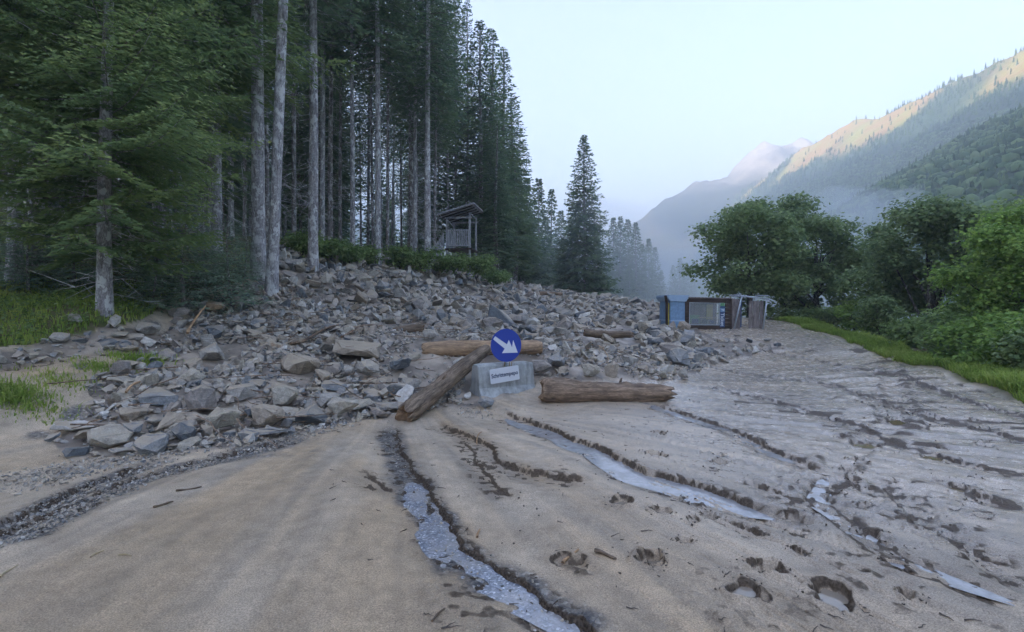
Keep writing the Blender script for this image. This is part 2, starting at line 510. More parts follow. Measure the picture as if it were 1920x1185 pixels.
def mat_ground():
    m, nt, out = new_mat("mud_and_soil"); b = NB(nt)
    c = b.pos()
    grain = b.noise(c, 110, 3, .8)
    mid = b.noise(c, 7, 5, .6)
    big = b.noise(c, 1.1, 4, .55)
    mud = b.mix(b.ramp(big, [(.3, 0.0), (.7, 1.0)]), (.38, .305, .22), (.52, .435, .33))
    mud = b.mix(b.attr('tan'), mud, (.43, .32, .20))
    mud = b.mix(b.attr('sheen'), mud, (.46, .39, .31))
    mud = b.mix(.22, mud, b.ramp(mid, [(.32, (.15, .15, .15)), (.68, (.82, .82, .82))]), 'OVERLAY')
    mud = b.mix(.38, mud, b.ramp(b.attr('streak'), [(.15, (.24, .25, .27)), (.85, (.74, .70, .64))]), 'OVERLAY')
    mud = b.mix(.6, mud, b.ramp(grain, [(.34, (.10, .10, .10)), (.5, (.5, .5, .5)), (.66, (.88, .88, .88))]), 'OVERLAY')
    fr = b.n("ShaderNodeTexVoronoi"); fr.inputs['Scale'].default_value = 55; b.l(c, fr.inputs['Vector'])
    fs = b.n("ShaderNodeSeparateColor"); b.l(fr.outputs['Color'], fs.inputs[0])
    spot = b.math('LESS_THAN', fr.outputs['Distance'], b.math('MULTIPLY', fs.outputs[0], .22))
    mud = b.mix(b.math('MULTIPLY', spot, .55), mud, b.ramp(fs.outputs[1], [(.55, (.10, .08, .065)), (.7, (.55, .5, .42))]))
    # pebbly patches
    vor = b.n("ShaderNodeTexVoronoi"); vor.inputs['Scale'].default_value = 38; b.l(c, vor.inputs['Vector'])
    peb = b.ramp(b.n("ShaderNodeSeparateColor").outputs[0], [(0, 0.0), (1, 1.0)])
    sep = nt.nodes[-2] if False else None
    sc_ = b.n("ShaderNodeSeparateColor"); b.l(vor.outputs['Color'], sc_.inputs[0])
    pc = b.ramp(sc_.outputs[0], [(.0, (.055, .055, .06)), (.5, (.15, .145, .14)), (.8, (.22, .2, .17)), (1.0, (.5, .49, .46))])
    col = b.mix(b.attr('gravel'), mud, pc)
    col = b.mix(b.math('MULTIPLY', b.attr('wet'), .55), col, b.mix(1.0, col, (.5, .47, .43), 'MULTIPLY'))
    cl = b.ramp(b.math('ADD', b.attr('clod'), b.math('MULTIPLY', b.math('SUBTRACT', b.noise(c, 30, 4, .7), .5), .7)), [(.34, 0.0), (.66, .92)])
    col = b.mix(cl, col, b.mix(b.ramp(b.noise(c, 60, 2), [(.4, 0.0), (.6, 1.0)]), (.045, .032, .022), (.11, .083, .06)))
    rockbed = b.mix(b.ramp(b.noise(c, 1.3, 4), [(.46, 0.0), (.64, 1.0)]), (.19, .16, .13), (.44, .37, .295))  # dark tone also puts the shade of gaps between stones into the bed
    col = b.mix(b.attr('rock'), col, rockbed)
    soil = b.mix(b.ramp(b.noise(c, 2.2, 4), [(.4, 0.0), (.6, 1.0)]), (.11, .14, .04), (.17, .14, .08))
    col = b.mix(b.attr('green'), col, soil)
    wetn = b.ramp(b.noise(c, 2.0, 5, .6), [(.36, .38), (.62, .72)])
    rough = b.mix(b.attr('wet'), wetn, (.28, .28, .28))
    rough = b.mix(b.math('MULTIPLY', b.attr('sheen'), .9), rough, b.ramp(mid, [(.35, .07), (.68, .30)]))
    rough = b.mix(b.math('MULTIPLY', cl, .8), rough, (.6, .6, .6))
    rough = b.mix(b.attr('green'), rough, (.95, .95, .95))
    h = b.math('ADD', b.math('MULTIPLY', grain, .45), b.math('MULTIPLY', mid, .8))
    h = b.math('ADD', h, b.math('MULTIPLY', b.math('MULTIPLY', vor.outputs['Distance'], -1.5), b.attr('gravel')))
    h = b.math('MULTIPLY', h, b.math('SUBTRACT', 1.0, b.math('MULTIPLY', b.attr('sheen'), .55)))
    nrm = b.bump(h, .8, .018)
    b.bsdf(out, col, rough, nrm, b.math('MULTIPLY', b.math('ADD', b.math('MULTIPLY', b.attr('sheen'), .45), .45), b.math('SUBTRACT', 1.0, b.math('MULTIPLY', cl, .85))))
    return m

def mat_water():
    m, nt, out = new_mat("shallow_water"); b = NB(nt)
    c = b.pos()
    nrm = b.bump(b.noise(c, 26, 3, .6), .35, .006)
    vo = b.n("ShaderNodeTexVoronoi"); vo.inputs['Scale'].default_value = 75; b.l(c, vo.inputs['Vector'])
    sp = b.n("ShaderNodeSeparateColor"); b.l(vo.outputs['Color'], sp.inputs[0])
    col = b.ramp(sp.outputs[0], [(0, (.13, .145, .17)), (.6, (.24, .26, .30)), (.88, (.34, .36, .40)), (1, (.70, .72, .75))])  # gravel seen through, with sky reflection and glitter put into the colour
    col = b.mix(b.ramp(b.noise(c, 3.5, 3), [(.4, 0.0), (.6, .7)]), col, (.36, .34, .32))
    b.bsdf(out, col, .10, nrm, .8)
    return m
def mat_stream():
    m, nt, out = new_mat("silty_stream_water"); b = NB(nt)
    c = b.pos()
    col = b.ramp(b.noise(c, 9, 4, .6), [(.35, (.25, .245, .24)), (.65, (.38, .38, .385))])
    b.bsdf(out, col, .06, b.bump(b.noise(c, 34, 3, .6), .3, .005), .9)
    return m
def mat_milky():
    m, nt, out = new_mat("muddy_puddle_water"); b = NB(nt)
    c = b.pos()
    b.bsdf(out, b.ramp(b.noise(c, 5, 2), [(.3, (.24, .20, .155)), (.7, (.30, .255, .20))]), .07, b.bump(b.noise(c, 12, 2), .1, .003), .6)
    return m
def mat_tanwater():
    m, nt, out = new_mat("brown_puddle_water"); b = NB(nt)
    c = b.pos()
    b.bsdf(out, b.ramp(b.noise(c, 5, 2), [(.3, (.17, .13, .065)), (.7, (.24, .185, .10))]), .12, b.bump(b.noise(c, 12, 2), .1, .003), .5)
    return m

def mat_rock(name, use_attr):
    m, nt, out = new_mat(name); b = NB(nt)
    c = b.coord('Object') if not use_attr else b.pos()
    if use_attr: rnd = b.attr('tone')
    else: rnd = b.n("ShaderNodeObjectInfo").outputs['Random']
    base = b.ramp(rnd, [(0, (.13, .15, .17)), (.16, (.24, .255, .265)), (.34, (.34, .325, .295)), (.5, (.26, .235, .215)), (.64, (.33, .28, .22)), (.8, (.40, .37, .31)), (.93, (.60, .59, .56)), (1, (.37, .265, .17))])
    ramp = [n for n in nt.nodes if n.type == 'VALTORGB'][-1]; ramp.color_ramp.interpolation = 'LINEAR'
    n1 = b.noise(c, 5 if use_attr else 6, 5, .65)
    n2 = b.noise(c, 30, 4, .7)
    band = b.noise(c, 3.0, 4, .6, (1.0, 1.0, 9.0))
    base = b.mix(.55, base, b.ramp(n1, [(.3, (.22, .22, .22)), (.7, (.8, .8, .8))]), 'OVERLAY')
    base = b.mix(.35, base, b.ramp(band, [(.35, (.28, .28, .3)), (.6, (.74, .73, .7))]), 'OVERLAY')
    base = b.mix(.4, base, b.ramp(n2, [(.35, (.2, .2, .2)), (.7, (.85, .85, .85))]), 'OVERLAY')
    # silt dried on the upward faces
    up = b.n("ShaderNodeSeparateXYZ"); b.l(b.n("ShaderNodeNewGeometry").outputs['Normal'], up.inputs[0])
    silt = b.math('MULTIPLY', b.ramp(up.outputs['Z'], [(.25, 0.0), (.9, 1.0)]), b.ramp(b.noise(b.pos(), 2.2, 5, .65), [(.36, 0.08), (.56, 1.0)]))
    base = b.mix(silt, base, (.40, .335, .25))
    h = b.math('ADD', n1, b.math('MULTIPLY', n2, .4))
    h = b.math('ADD', h, b.math('MULTIPLY', band, .6))
    b.bsdf(out, base, b.ramp(n1, [(.3, .42), (.7, .8)]), b.bump(h, .55, .03), .45)
    return m

def mat_bark(name, a, c_, lichen=.5, sc=1.0):
    m, nt, out = new_mat(name); b = NB(nt)
    c = b.coord('Object')
    n1 = b.noise(c, 9 * sc, 5, .7, (1, 1, .22))
    n2 = b.noise(c, 34 * sc, 3, .7, (1, 1, .5))
    n3 = b.noise(c, 5 * sc, 4, .7, (1, 1, .6))
    col = b.mix(b.ramp(n1, [(.35, 0.0), (.65, 1.0)]), a, c_)
    rndo = b.n("ShaderNodeObjectInfo").outputs['Random']
    col = b.mix(.5, col, b.ramp(n2, [(.35, (.15, .15, .15)), (.65, (.85, .85, .85))]), 'OVERLAY')
    col = b.mix(b.math('MULTIPLY', b.ramp(n3, [(.52, 0.0), (.57, 1.0)]), lichen), col, (.66, .67, .66))
    col = b.mix(.25, col, b.ramp(rndo, [(0, (.3, .3, .3)), (1, (.7, .7, .7))]), 'OVERLAY')
    b.bsdf(out, col, .9, b.bump(b.math('ADD', n1, b.math('MULTIPLY', n2, .6)), .9, .03), .2)
    return m

def mat_leaf(name, dark, mid_, light, transl=.25, scale=.9, rough=.55):
    m, nt, out = new_mat(name); b = NB(nt)
    t = b.attr('tone')
    n1 = b.noise(b.coord('Object'), scale, 3, .6)
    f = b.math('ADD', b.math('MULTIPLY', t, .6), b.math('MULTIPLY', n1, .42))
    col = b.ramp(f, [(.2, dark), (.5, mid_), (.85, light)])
    rnd = b.n("ShaderNodeObjectInfo").outputs['Random']
    col = b.mix(.35, col, b.ramp(rnd, [(0, (.36, .38, .4)), (1, (.62, .6, .5))]), 'OVERLAY')
    p = b.bsdf(None, col, rough, None, .25)
    tr = b.n("ShaderNodeBsdfTranslucent"); b.l(col, tr.inputs[0])
    mx = b.n("ShaderNodeMixShader"); mx.inputs[0].default_value = min(.5, transl + .15)
    b.l(p.outputs[0], mx.inputs[1]); b.l(tr.outputs[0], mx.inputs[2]); b.l(mx.outputs[0], out.inputs[0])
    return m

def mat_wood(name, a, c_, axis='X', rough=.75, sc=1.0):
    m, nt, out = new_mat(name); b = NB(nt)
    c = b.coord('Object')
    st = {'X': (.12, 1, 1), 'Y': (1, .12, 1), 'Z': (1, 1, .12)}[axis]
    n1 = b.noise(c, 16 * sc, 5, .7, st)
    n2 = b.noise(c, 60 * sc, 3, .7, st)
    n3 = b.noise(c, 2.5 * sc, 3, .6)
    col = b.mix(b.ramp(n1, [(.36, 0.0), (.62, 1.0)]), a, c_)
    col = b.mix(.5, col, b.ramp(n2, [(.35, (.2, .2, .2)), (.65, (.8, .8, .8))]), 'OVERLAY')
    col = b.mix(.3, col, b.ramp(n3, [(.35, (.25, .25, .25)), (.65, (.75, .75, .75))]), 'OVERLAY')
    b.bsdf(out, col, rough, b.bump(b.math('ADD', n1, b.math('MULTIPLY', n2, .5)), .8, .012), .3)
    return m

def mat_plain(name, color, rough=.5, metal=0.0, var=.25, scale=8, bump=.15, spec=.5):
    m, nt, out = new_mat(name); b = NB(nt)
    c = b.coord('Object')
    n1 = b.noise(c, scale, 5, .65)
    col = b.mix(var, color, b.ramp(n1, [(.3, (.22, .22, .22)), (.7, (.78, .78, .78))]), 'OVERLAY')
    b.bsdf(out, col, rough, b.bump(n1, bump, .01), spec, metal)
    return m

def mat_concrete():
    m, nt, out = new_mat("weathered_concrete"); b = NB(nt)
    c = b.coord('Object')
    n1 = b.noise(c, 4, 6, .65); n2 = b.noise(c, 90, 3, .7); drip = b.noise(c, 9, 4, .6, (1, 1, .12))
    col = b.mix(b.ramp(n1, [(.35, 0.0), (.65, 1.0)]), (.27, .28, .27), (.42, .44, .44))
    col = b.mix(.38, col, b.ramp(drip, [(.38, (.2, .2, .19)), (.6, (.66, .68, .7))]), 'OVERLAY')
    z = b.n("ShaderNodeSeparateXYZ"); b.l(c, z.inputs[0])
    col = b.mix(b.math('MULTIPLY', b.ramp(b.math('ADD', z.outputs['Z'], b.math('MULTIPLY', n1, .18)), [(.08, 1.0), (.2, 0.0)]), .8), col, (.30, .24, .18))
    col = b.mix(.3, col, b.ramp(n2, [(.3, (.2, .2, .2)), (.7, (.8, .8, .8))]), 'OVERLAY')
    b.bsdf(out, col, .85, b.bump(b.math('ADD', n1, b.math('MULTIPLY', n2, .4)), .4, .01), .3)
    return m

M = dict(
    ground=mat_ground(), water=mat_water(), milky=mat_milky(), stream=mat_stream(), tanwater=mat_tanwater(),
    rock=mat_rock("slate_rock", False), rubble=mat_rock("slate_rubble", True),
    bark=mat_bark("spruce_bark", (.14, .12, .115), (.30, .28, .275), .6),
    bark_pale=mat_bark("lichen_covered_bark", (.22, .205, .21), (.50, .49, .50), 1.0),
    bark_leaf=mat_bark("maple_bark", (.05, .045, .04), (.12, .11, .10), .2),
    needle=mat_leaf("spruce_needles", (.10, .16, .11), (.16, .235, .14), (.26, .34, .16), .4),
    needle_near=mat_leaf("fresh_spruce_needles", (.11, .18, .10), (.21, .30, .13), (.38, .45, .16), .4),
    needle_blue=mat_leaf("bluish_fir_needles", (.15, .23, .17), (.24, .34, .24), (.36, .46, .32), .4),
    leaf=mat_leaf("maple_leaves", (.14, .21, .10), (.24, .335, .145), (.40, .49, .20), .45, .5),
    leaf_light=mat_leaf("bright_green_leaves", (.12, .22, .06), (.24, .38, .09), (.42, .55, .15), .4, .6),
    shrub=mat_leaf("shrub_leaves", (.13, .21, .08), (.25, .36, .13), (.40, .50, .22), .45, 1.2),
    grass=mat_leaf("grass_blades", (.14, .22, .05), (.28, .40, .08), (.50, .56, .18), .4, .8),
    grass_wild=mat_leaf("forest_edge_grass", (.17, .28, .07), (.33, .44, .10), (.52, .54, .18), .45, .8),
    log_bark=mat_wood("muddy_log_bark", (.085, .06, .042), (.27, .205, .145), 'Z'),
    log_peeled=mat_wood("peeled_log_wood", (.22, .145, .09), (.45, .31, .19), 'Z', .65),
    log_grey=mat_wood("stripped_driftwood", (.10, .07, .05), (.33, .235, .16), 'Z'),
    log_end=mat_plain("broken_log_end", (.22, .14, .08), .9, 0, .6, 30, .8),
    concrete=mat_concrete(),
    sign_blue=mat_plain("blue_sign_face", (.012, .045, .33), .45, 0, .08, 5, .02),
    sign_white=mat_plain("white_sign_paint", (.66, .70, .76), .5, 0, .06, 5, .02),
    sign_text=mat_plain("dark_blue_lettering", (.02, .05, .13), .5, 0, .1),
    steel=mat_plain("galvanised_steel", (.42, .47, .52), .42, .6, .35, 12, .1),
    bolt=mat_plain("brass_bolt", (.30, .22, .12), .5, .5),
    tin=mat_plain("pale_blue_sheet_metal", (.20, .33, .50), .5, .1, .4, 9, .15),
    tin_light=mat_plain("light_blue_cap_metal", (.33, .46, .62), .45, .1, .2, 9, .1),
    brown=mat_wood("dark_brown_boards", (.028, .019, .016), (.07, .048, .038), 'X', .6),
    greywood=mat_wood("weathered_grey_boards", (.12, .10, .095), (.27, .24, .23), 'Z', .8),
    hidewood=mat_wood("bluish_grey_boards", (.22, .225, .24), (.44, .45, .47), 'Z', .85),
    yellow=mat_plain("yellow_panel", (.50, .42, .06), .6),
    green=mat_plain("green_panel", (.12, .30, .14), .6),
    navy=mat_plain("dark_blue_panel", (.03, .07, .18), .5),
    black=mat_plain("black_rubber", (.015, .015, .017), .6),
    chip=mat_wood("fresh_split_wood", (.34, .20, .10), (.55, .38, .22), 'Z', .8),
    straw=mat_plain("pale_straw", (.42, .34, .20), .8),
    clod=mat_plain("wet_dark_mud", (.075, .055, .04), .55, 0, .7, 25, .9),
)
def mat_glass():
    m, nt, out = new_mat("dusty_glass"); b = NB(nt)
    g = b.bsdf(None, (.75, .8, .8), .08, None, .5)
    t = b.n("ShaderNodeBsdfTransparent")
    mx = b.n("ShaderNodeMixShader")
    fr = b.n("ShaderNodeFresnel"); fr.inputs[0].default_value = 1.5
    b.l(b.math('ADD', fr.outputs[0], .16), mx.inputs[0]); b.l(t.outputs[0], mx.inputs[1]); b.l(g.outputs[0], mx.inputs[2]); b.l(mx.outputs[0], out.inputs[0])
    return m
M['glass'] = mat_glass()

# ---------------------------------------------------------------- ground sheet
th = np.concatenate([np.arange(-180, -50, 5.0), np.arange(-50, -47, 1.0), np.arange(-47, 47.01, .15), np.arange(48, 50.1, 1.0), np.arange(55, 180, 5.0)])
th = np.radians(th)
rs = [0.0, .4, .8, 1.3, 1.8]
r_ = 2.1
while r_ < 45:
    rs.append(r_); r_ += min(2.3 * r_ * r_ / 1632, .0088 * r_)
while r_ < 6000:
    rs.append(r_); r_ *= 1.07
rs = np.array(rs)
R_, T_ = np.meshgrid(rs[1:], th, indexing='ij')
GX, GY = R_ * np.sin(T_), R_ * np.cos(T_)
Z0 = zbase(GX, GY)
near = R_ < 130
dzf = np.zeros_like(GX); zones = {}
d_, zn = detail(GX[near], GY[near], Z0[near])
dzf[near] = d_
defaults = dict(streak=.5, wet=0, gravel=0, clod=0, tan=0, green=1, rock=0, sheen=0)
for k in defaults:
    a_ = np.full(GX.shape, float(defaults[k])); a_[near] = zn[k]; zones[k] = a_
GZ = Z0 + dzf
nr, nt_ = GX.shape
V = np.concatenate([[[0, 0, float(zbase(np.array([0.]), np.array([0.]))[0])]], np.stack([GX.ravel(), GY.ravel(), GZ.ravel()], 1)])
idx = 1 + np.arange(nr * nt_).reshape(nr, nt_)
nx = np.roll(idx, -1, axis=1)
quads = np.stack([idx[:-1], idx[1:], nx[1:], nx[:-1]], -1).reshape(-1, 4)[:, ::-1]
tris = np.stack([np.zeros(nt_, int), idx[0], nx[0]], 1)[:, ::-1]
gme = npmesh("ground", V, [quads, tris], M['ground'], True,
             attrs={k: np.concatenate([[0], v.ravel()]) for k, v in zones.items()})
ground = tag(link("ground", gme), "brown mud, silt and debris fan spread over the valley road", kind='structure')

# from here on heights are read off the finished sheet
_th = np.concatenate([th, [th[0] + 2 * np.pi]]); _lr = np.log(rs[1:])
def _lookup(G):
    G = np.concatenate([G, G[:, :1]], 1)
    def f(x, y):
        x = np.atleast_1d(np.asarray(x, float)); y = np.atleast_1d(np.asarray(y, float))
        sh = x.shape; x = x.ravel(); y = y.ravel()
        t = np.arctan2(x, y); l = np.log(np.maximum(np.hypot(x, y), rs[1]))
        i = np.clip(np.searchsorted(_lr, l) - 1, 0, len(_lr) - 2); j = np.clip(np.searchsorted(_th, t) - 1, 0, len(_th) - 2)
        u = np.clip((l - _lr[i]) / (_lr[i + 1] - _lr[i]), 0, 1); v = np.clip((t - _th[j]) / (_th[j + 1] - _th[j]), 0, 1)
        return ((G[i, j] * (1 - u) + G[i + 1, j] * u) * (1 - v) + (G[i, j + 1] * (1 - u) + G[i + 1, j + 1] * u) * v).reshape(sh)
    return f
ground_z = _lookup(GZ); zbase = _lookup(Z0)
# ---------------------------------------------------------------- mountains
def interp(x, xs, ys): return np.interp(x, xs, ys)
NR_Y = [-1500, 300, 600, 780, 900, 1070, 1310, 1700, 2300, 3200]
NR_Z = [300, 305, 309, 316, 323, 333, 300, 262, 190, 60]
def z_near(x, y):
    zr = interp(y, NR_Y, NR_Z)
    t = np.clip((x - 110) / 490.0, 0, None)
    z = np.where(t < 1, zr * np.clip(t, 0, 1) ** 1.5, zr * (1 - .45 * (t - 1)))
    # wooded spur in front
    zf = interp(y, [-1500, 200, 300, 372, 463, 540, 620, 760], [150, 142, 131, 114, 103, 80, 45, -60])
    tf = np.clip((x - 90) / 210.0, 0, None)
    zs = np.where(tf < 1, zf * np.clip(tf, 0, 1) ** .85, zf * (1 - .5 * (tf - 1)))
    amp = 14 * sstep(130, 500, x)
    nz = amp * fbm(x / 130, y / 130, 201, 5) + 5 * fbm(x / 40, y / 40, 203, 3) * sstep(100, 200, x)
    gul = -16 * np.clip(1 - np.abs(fbm(y / 150 + .3 * fbm(x / 200, y / 200, 5), x / 900, 207, 2)) * 5, 0, 1) * sstep(160, 380, x) * sstep(1.05, .8, t)
    return np.maximum(z + gul + 14 * sstep(300, 600, x), zs) + nz - 14
FR_X = [-1500, -200, 300, 505, 620, 690, 776, 850, 925, 1000, 1078, 1130, 1165, 1210, 1240, 1270, 1330, 1600, 2400]
FR_T = [.02, .07, .125, .172, .203, .222, .238, .240, .252, .290, .317, .316, .3145, .319, .331, .318, .30, .28, .25]
def z_far(x, y):
    zr = interp(x * 2200 / 1500, FR_X, FR_T) * 1500
    s = np.clip((y - 700) / 800.0, 0, None)
    z = np.where(s < 1, zr * np.clip(s, 0, 1) ** 1.1, zr * (1 - .5 * (s - 1)))
    rg = 1 - 2 * np.abs(fbm(x / 190 + y / 600, y / 480, 301, 4))
    return z + (34 * rg - 18 + 20 * fbm(x / 70, y / 70, 305, 5)) * np.clip(s, 0, 1) * sstep(1.25, .9, s) - 2
def z_left(x, y):
    zr = interp(y, [-3000, -500, 500, 2500, 5000], [470, 480, 497, 490, 450])
    t = np.clip((-x - 150) / 750.0, 0, None)
    z = np.where(t < 1, zr * np.clip(t, 0, 1) ** .9, zr * (1 - .3 * (t - 1)))
    return z + 18 * fbm(x / 160, y / 160, 401, 4) * sstep(200, 500, -x) + 14

def mat_hill(name, wood_a, wood_b, meadow, rocky=None):
    m, nt, out = new_mat(name); b = NB(nt)
    c = b.pos()
    n1 = b.noise(c, .02, 6, .65); n2 = b.noise(c, .12, 4, .7); n3 = b.noise(c, .006, 4, .6)
    col = b.mix(b.ramp(n2, [(.35, 0.0), (.65, 1.0)]), wood_a, wood_b)
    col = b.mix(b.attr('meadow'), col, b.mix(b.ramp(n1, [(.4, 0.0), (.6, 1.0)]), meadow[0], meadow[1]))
    if rocky: col = b.mix(b.attr('rocky'), col, b.mix(b.ramp(n1, [(.4, 0.0), (.6, 1.0)]), rocky[0], rocky[1]))
    b.bsdf(out, col, .95, b.bump(n2, .8, 3.0), .05)
    return m
def hill(name, zf, xs, ys, mat, attrs, label):
    X, Y = np.meshgrid(xs, ys, indexing='ij')
    Z = zf(X, Y)
    n, k = X.shape
    idx = np.arange(n * k).reshape(n, k)
    q = np.stack([idx[:-1, :-1], idx[1:, :-1], idx[1:, 1:], idx[:-1, 1:]], -1).reshape(-1, 4)
    me = npmesh(name, np.stack([X.ravel(), Y.ravel(), Z.ravel()], 1), q, mat, True, attrs={a: f(X, Y, Z).ravel() for a, f in attrs.items()})
    return tag(link(name, me), label, kind='structure')
M['hill_near'] = mat_hill("wooded_slope", (.05, .085, .055), (.09, .14, .08), ((.38, .36, .10), (.46, .28, .12)))  # the crest meadow's orange also carries sunlit warmth in its colour
M['hill_far'] = mat_hill("alpine_slope", (.03, .045, .035), (.07, .08, .055), ((.24, .22, .11), (.32, .24, .15)), ((.22, .20, .19), (.38, .34, .31)))
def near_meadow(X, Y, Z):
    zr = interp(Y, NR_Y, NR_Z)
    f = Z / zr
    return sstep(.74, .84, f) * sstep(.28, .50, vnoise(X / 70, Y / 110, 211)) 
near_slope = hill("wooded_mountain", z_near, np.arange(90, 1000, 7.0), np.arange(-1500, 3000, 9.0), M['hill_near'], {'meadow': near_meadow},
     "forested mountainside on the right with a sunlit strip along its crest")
hill("distant_mountain", z_far, np.arange(-1000, 1700, 10.0), np.arange(690, 2000, 10.0), M['hill_far'],
     {'meadow': lambda X, Y, Z: sstep(.30, .6, vnoise(X / 160, Y / 160, 311)) * sstep(60, 160, Z), 'rocky': lambda X, Y, Z: sstep(290, 430, Z + 80 * fbm(X / 120, Y / 120, 313, 3))},
     "hazy blue far mountain with a pale rocky summit")
hill("left_mountain", z_left, np.arange(-1500, -140, 25.0), np.arange(-3000, 5000, 50.0), M['hill_near'], {'meadow': lambda X, Y, Z: X * 0},
     "dark steep mountainside rising behind the spruce forest")

# trees on the wooded mountainside: countless, one object
def cone_tree(seed, n=9, lean=0):
    r = np.random.default_rng(seed)
    V, Fc = [], []
    for k, (z0, rad, h) in enumerate([(0.08, .20, .45), (.28, .155, .42), (.52, .10, .50)]):
        s = len(V)
        for i in range(n):
            a = 2 * math.pi * (i + .5 * (k % 2)) / n
            rr = rad * (1.0 if i % 2 else .62) * r.uniform(.85, 1.15)
            V.append((rr * math.cos(a), rr * math.sin(a), z0 + (0.0 if i % 2 else .06)))
        V.append((0, 0, z0 + h))
        for i in range(n):
            Fc.append((s + i, s + (i + 1) % n, s + n))
    return np.array(V), np.array(Fc)
def bake_trees(name, pos, hgt, mat, rnd, dens=9, seed=0):
    cv, cf = cone_tree(seed, dens)
    n = len(pos)
    a = rnd.uniform(0, 6.28, n); ca, sa = np.cos(a), np.sin(a)
    wv = rnd.uniform(.85, 1.35, n) * hgt
    VX = (cv[None, :, 0] * ca[:, None] - cv[None, :, 1] * sa[:, None]) * wv[:, None] + pos[:, 0:1]
    VY = (cv[None, :, 0] * sa[:, None] + cv[None, :, 1] * ca[:, None]) * wv[:, None] + pos[:, 1:2]
    VZ = cv[None, :, 2] * hgt[:, None] + pos[:, 2:3]
    V = np.stack([VX, VY, VZ], -1).reshape(-1, 3)
    Fc = (cf[None] + (np.arange(n) * len(cv))[:, None, None]).reshape(-1, 3)
    tone = np.repeat(rnd.uniform(0, 1, n), len(cv))
    return npmesh(name, V, Fc, mat, False, attrs={'tone': tone})
M['far_leaf'] = mat_leaf("far_leafy_crowns", (.05, .11, .05), (.13, .23, .10), (.28, .38, .15), .3, .05, .8)
M['far_needle'] = mat_leaf("far_spruce_needles", (.04, .09, .05), (.09, .17, .08), (.18, .26, .10), .25, .05, .8)
rr = np.random.default_rng(31)
N = 60000
ty = rr.uniform(150, 2300, N); tx = rr.uniform(130, 720, N)
tz = z_near(tx, ty)
tpx = 960 + F * tx / ty
mw = near_meadow(tx, ty, tz)
keep = (tpx < 2150) & (tpx > 1150) & (rr.uniform(0, 1, N) > mw * .93) & (rr.uniform(0, 1, N) < np.clip(1.15 - ty / 1900, .35, 1)) & (tz > -18)
tx, ty, tz = tx[keep][:17000], ty[keep][:17000], tz[keep][:17000]
hh = rr.uniform(5, 12, len(tx)) * np.clip(.5 + ty / 2200, .55, 1.1)
me = bake_trees("mountain_forest", np.stack([tx, ty, tz - 1], 1), hh, M['far_needle'], rr, 6, 5)
tag(link("mountain_forest", me), "dense conifer forest covering the right mountainside", "forest", kind='stuff')

# ---------------------------------------------------------------- haze
def box_mesh(name, lo, hi, mat):
    x0, y0, z0 = lo; x1, y1, z1 = hi
    V = [(x0,y0,z0),(x1,y0,z0),(x1,y1,z0),(x0,y1,z0),(x0,y0,z1),(x1,y0,z1),(x1,y1,z1),(x0,y1,z1)]
    Fc = [(0,3,2,1),(4,5,6,7),(0,1,5,4),(1,2,6,5),(2,3,7,6),(3,0,4,7)]
    return npmesh(name, V, np.array(Fc), mat)
def mat_vol(name, dens, color=(.88, .94, 1.0), aniso=.25):
    m, nt, out = new_mat(name); b = NB(nt)
    v = b.n("ShaderNodeVolumePrincipled")
    v.inputs['Color'].default_value = (*color, 1); v.inputs['Density'].default_value = dens; v.inputs['Anisotropy'].default_value = aniso
    b.l(v.outputs[0], out.inputs['Volume'])
    return m
def blob_tree(seed):
    bm = bmesh.new(); bmesh.ops.create_icosphere(bm, subdivisions=1, radius=.5)
    r = np.random.default_rng(seed)
    for v in bm.verts: v.co = v.co * r.uniform(.75, 1.2)
    bm.verts.index_update()
    V = np.array([v.co[:] for v in bm.verts]) + [0, 0, .35]; Fc = np.array([[v.index for v in f.verts] for f in bm.faces if f.calc_center_median().z > -.08]); bm.free()
    return V, Fc
cone_keep = cone_tree
N = 70000
ty = rr.uniform(130, 900, N); tx = rr.uniform(110, 480, N); tz = z_near(tx, ty); tpx = 960 + F * tx / ty
keep = (tpx < 2100) & (tpx > 1250) & (tz > -16) & (near_meadow(tx, ty, tz) < .4)
tx, ty, tz = tx[keep][:22000], ty[keep][:22000], tz[keep][:22000]
cone_tree = lambda s_, n_: blob_tree(s_)
me = bake_trees("mixed_wood", np.stack([tx, ty, tz - .5], 1), rr.uniform(2.4, 5.6, len(tx)), M['far_leaf'], rr, 6, 5)
me.polygons.foreach_set("use_smooth", np.full(len(me.polygons), True))
tag(link("mixed_wood", me), "rounded broadleaf treetops covering the nearer spur of the right mountainside", "forest", kind='stuff')
cone_tree = cone_keep
if HAZE:
    tag(link("haze", box_mesh("haze", (-6200, -6200, -60), (6200, 6200, 575), mat_vol("haze_air", .0010))), "thin blue morning haze filling the valley", "haze", kind='stuff')
    # low mist lying on the valley floor behind the trees: closed lumpy bodies
    def mist(name, c, s, dens, seed, label):
        bm = bmesh.new(); bmesh.ops.create_icosphere(bm, subdivisions=4, radius=1)
        V = np.array([v.co[:] for v in bm.verts]); Fc = np.array([[v.index for v in f.verts] for f in bm.faces]); bm.free()
        k = 1 + .5 * fbm(V[:, 0] * 2.2 + seed, V[:, 1] * 2.2 + V[:, 2] * 1.7, seed, 4)
        V = V * k[:, None] * np.array(s) + np.array(c)
        tag(link(name, npmesh(name, V, Fc, mat_vol(name + "_vapour", dens), True)), label, "mist", kind='stuff')
    mist("mist_bank", (24, 100, 1.5), (38, 62, 12), .009, 3, "low white mist drifting between the distant spruces")
    mist("mist_wisp", (132, 200, 34), (26, 30, 13), .016, 9, "wisp of cloud hanging in front of the wooded mountainside")
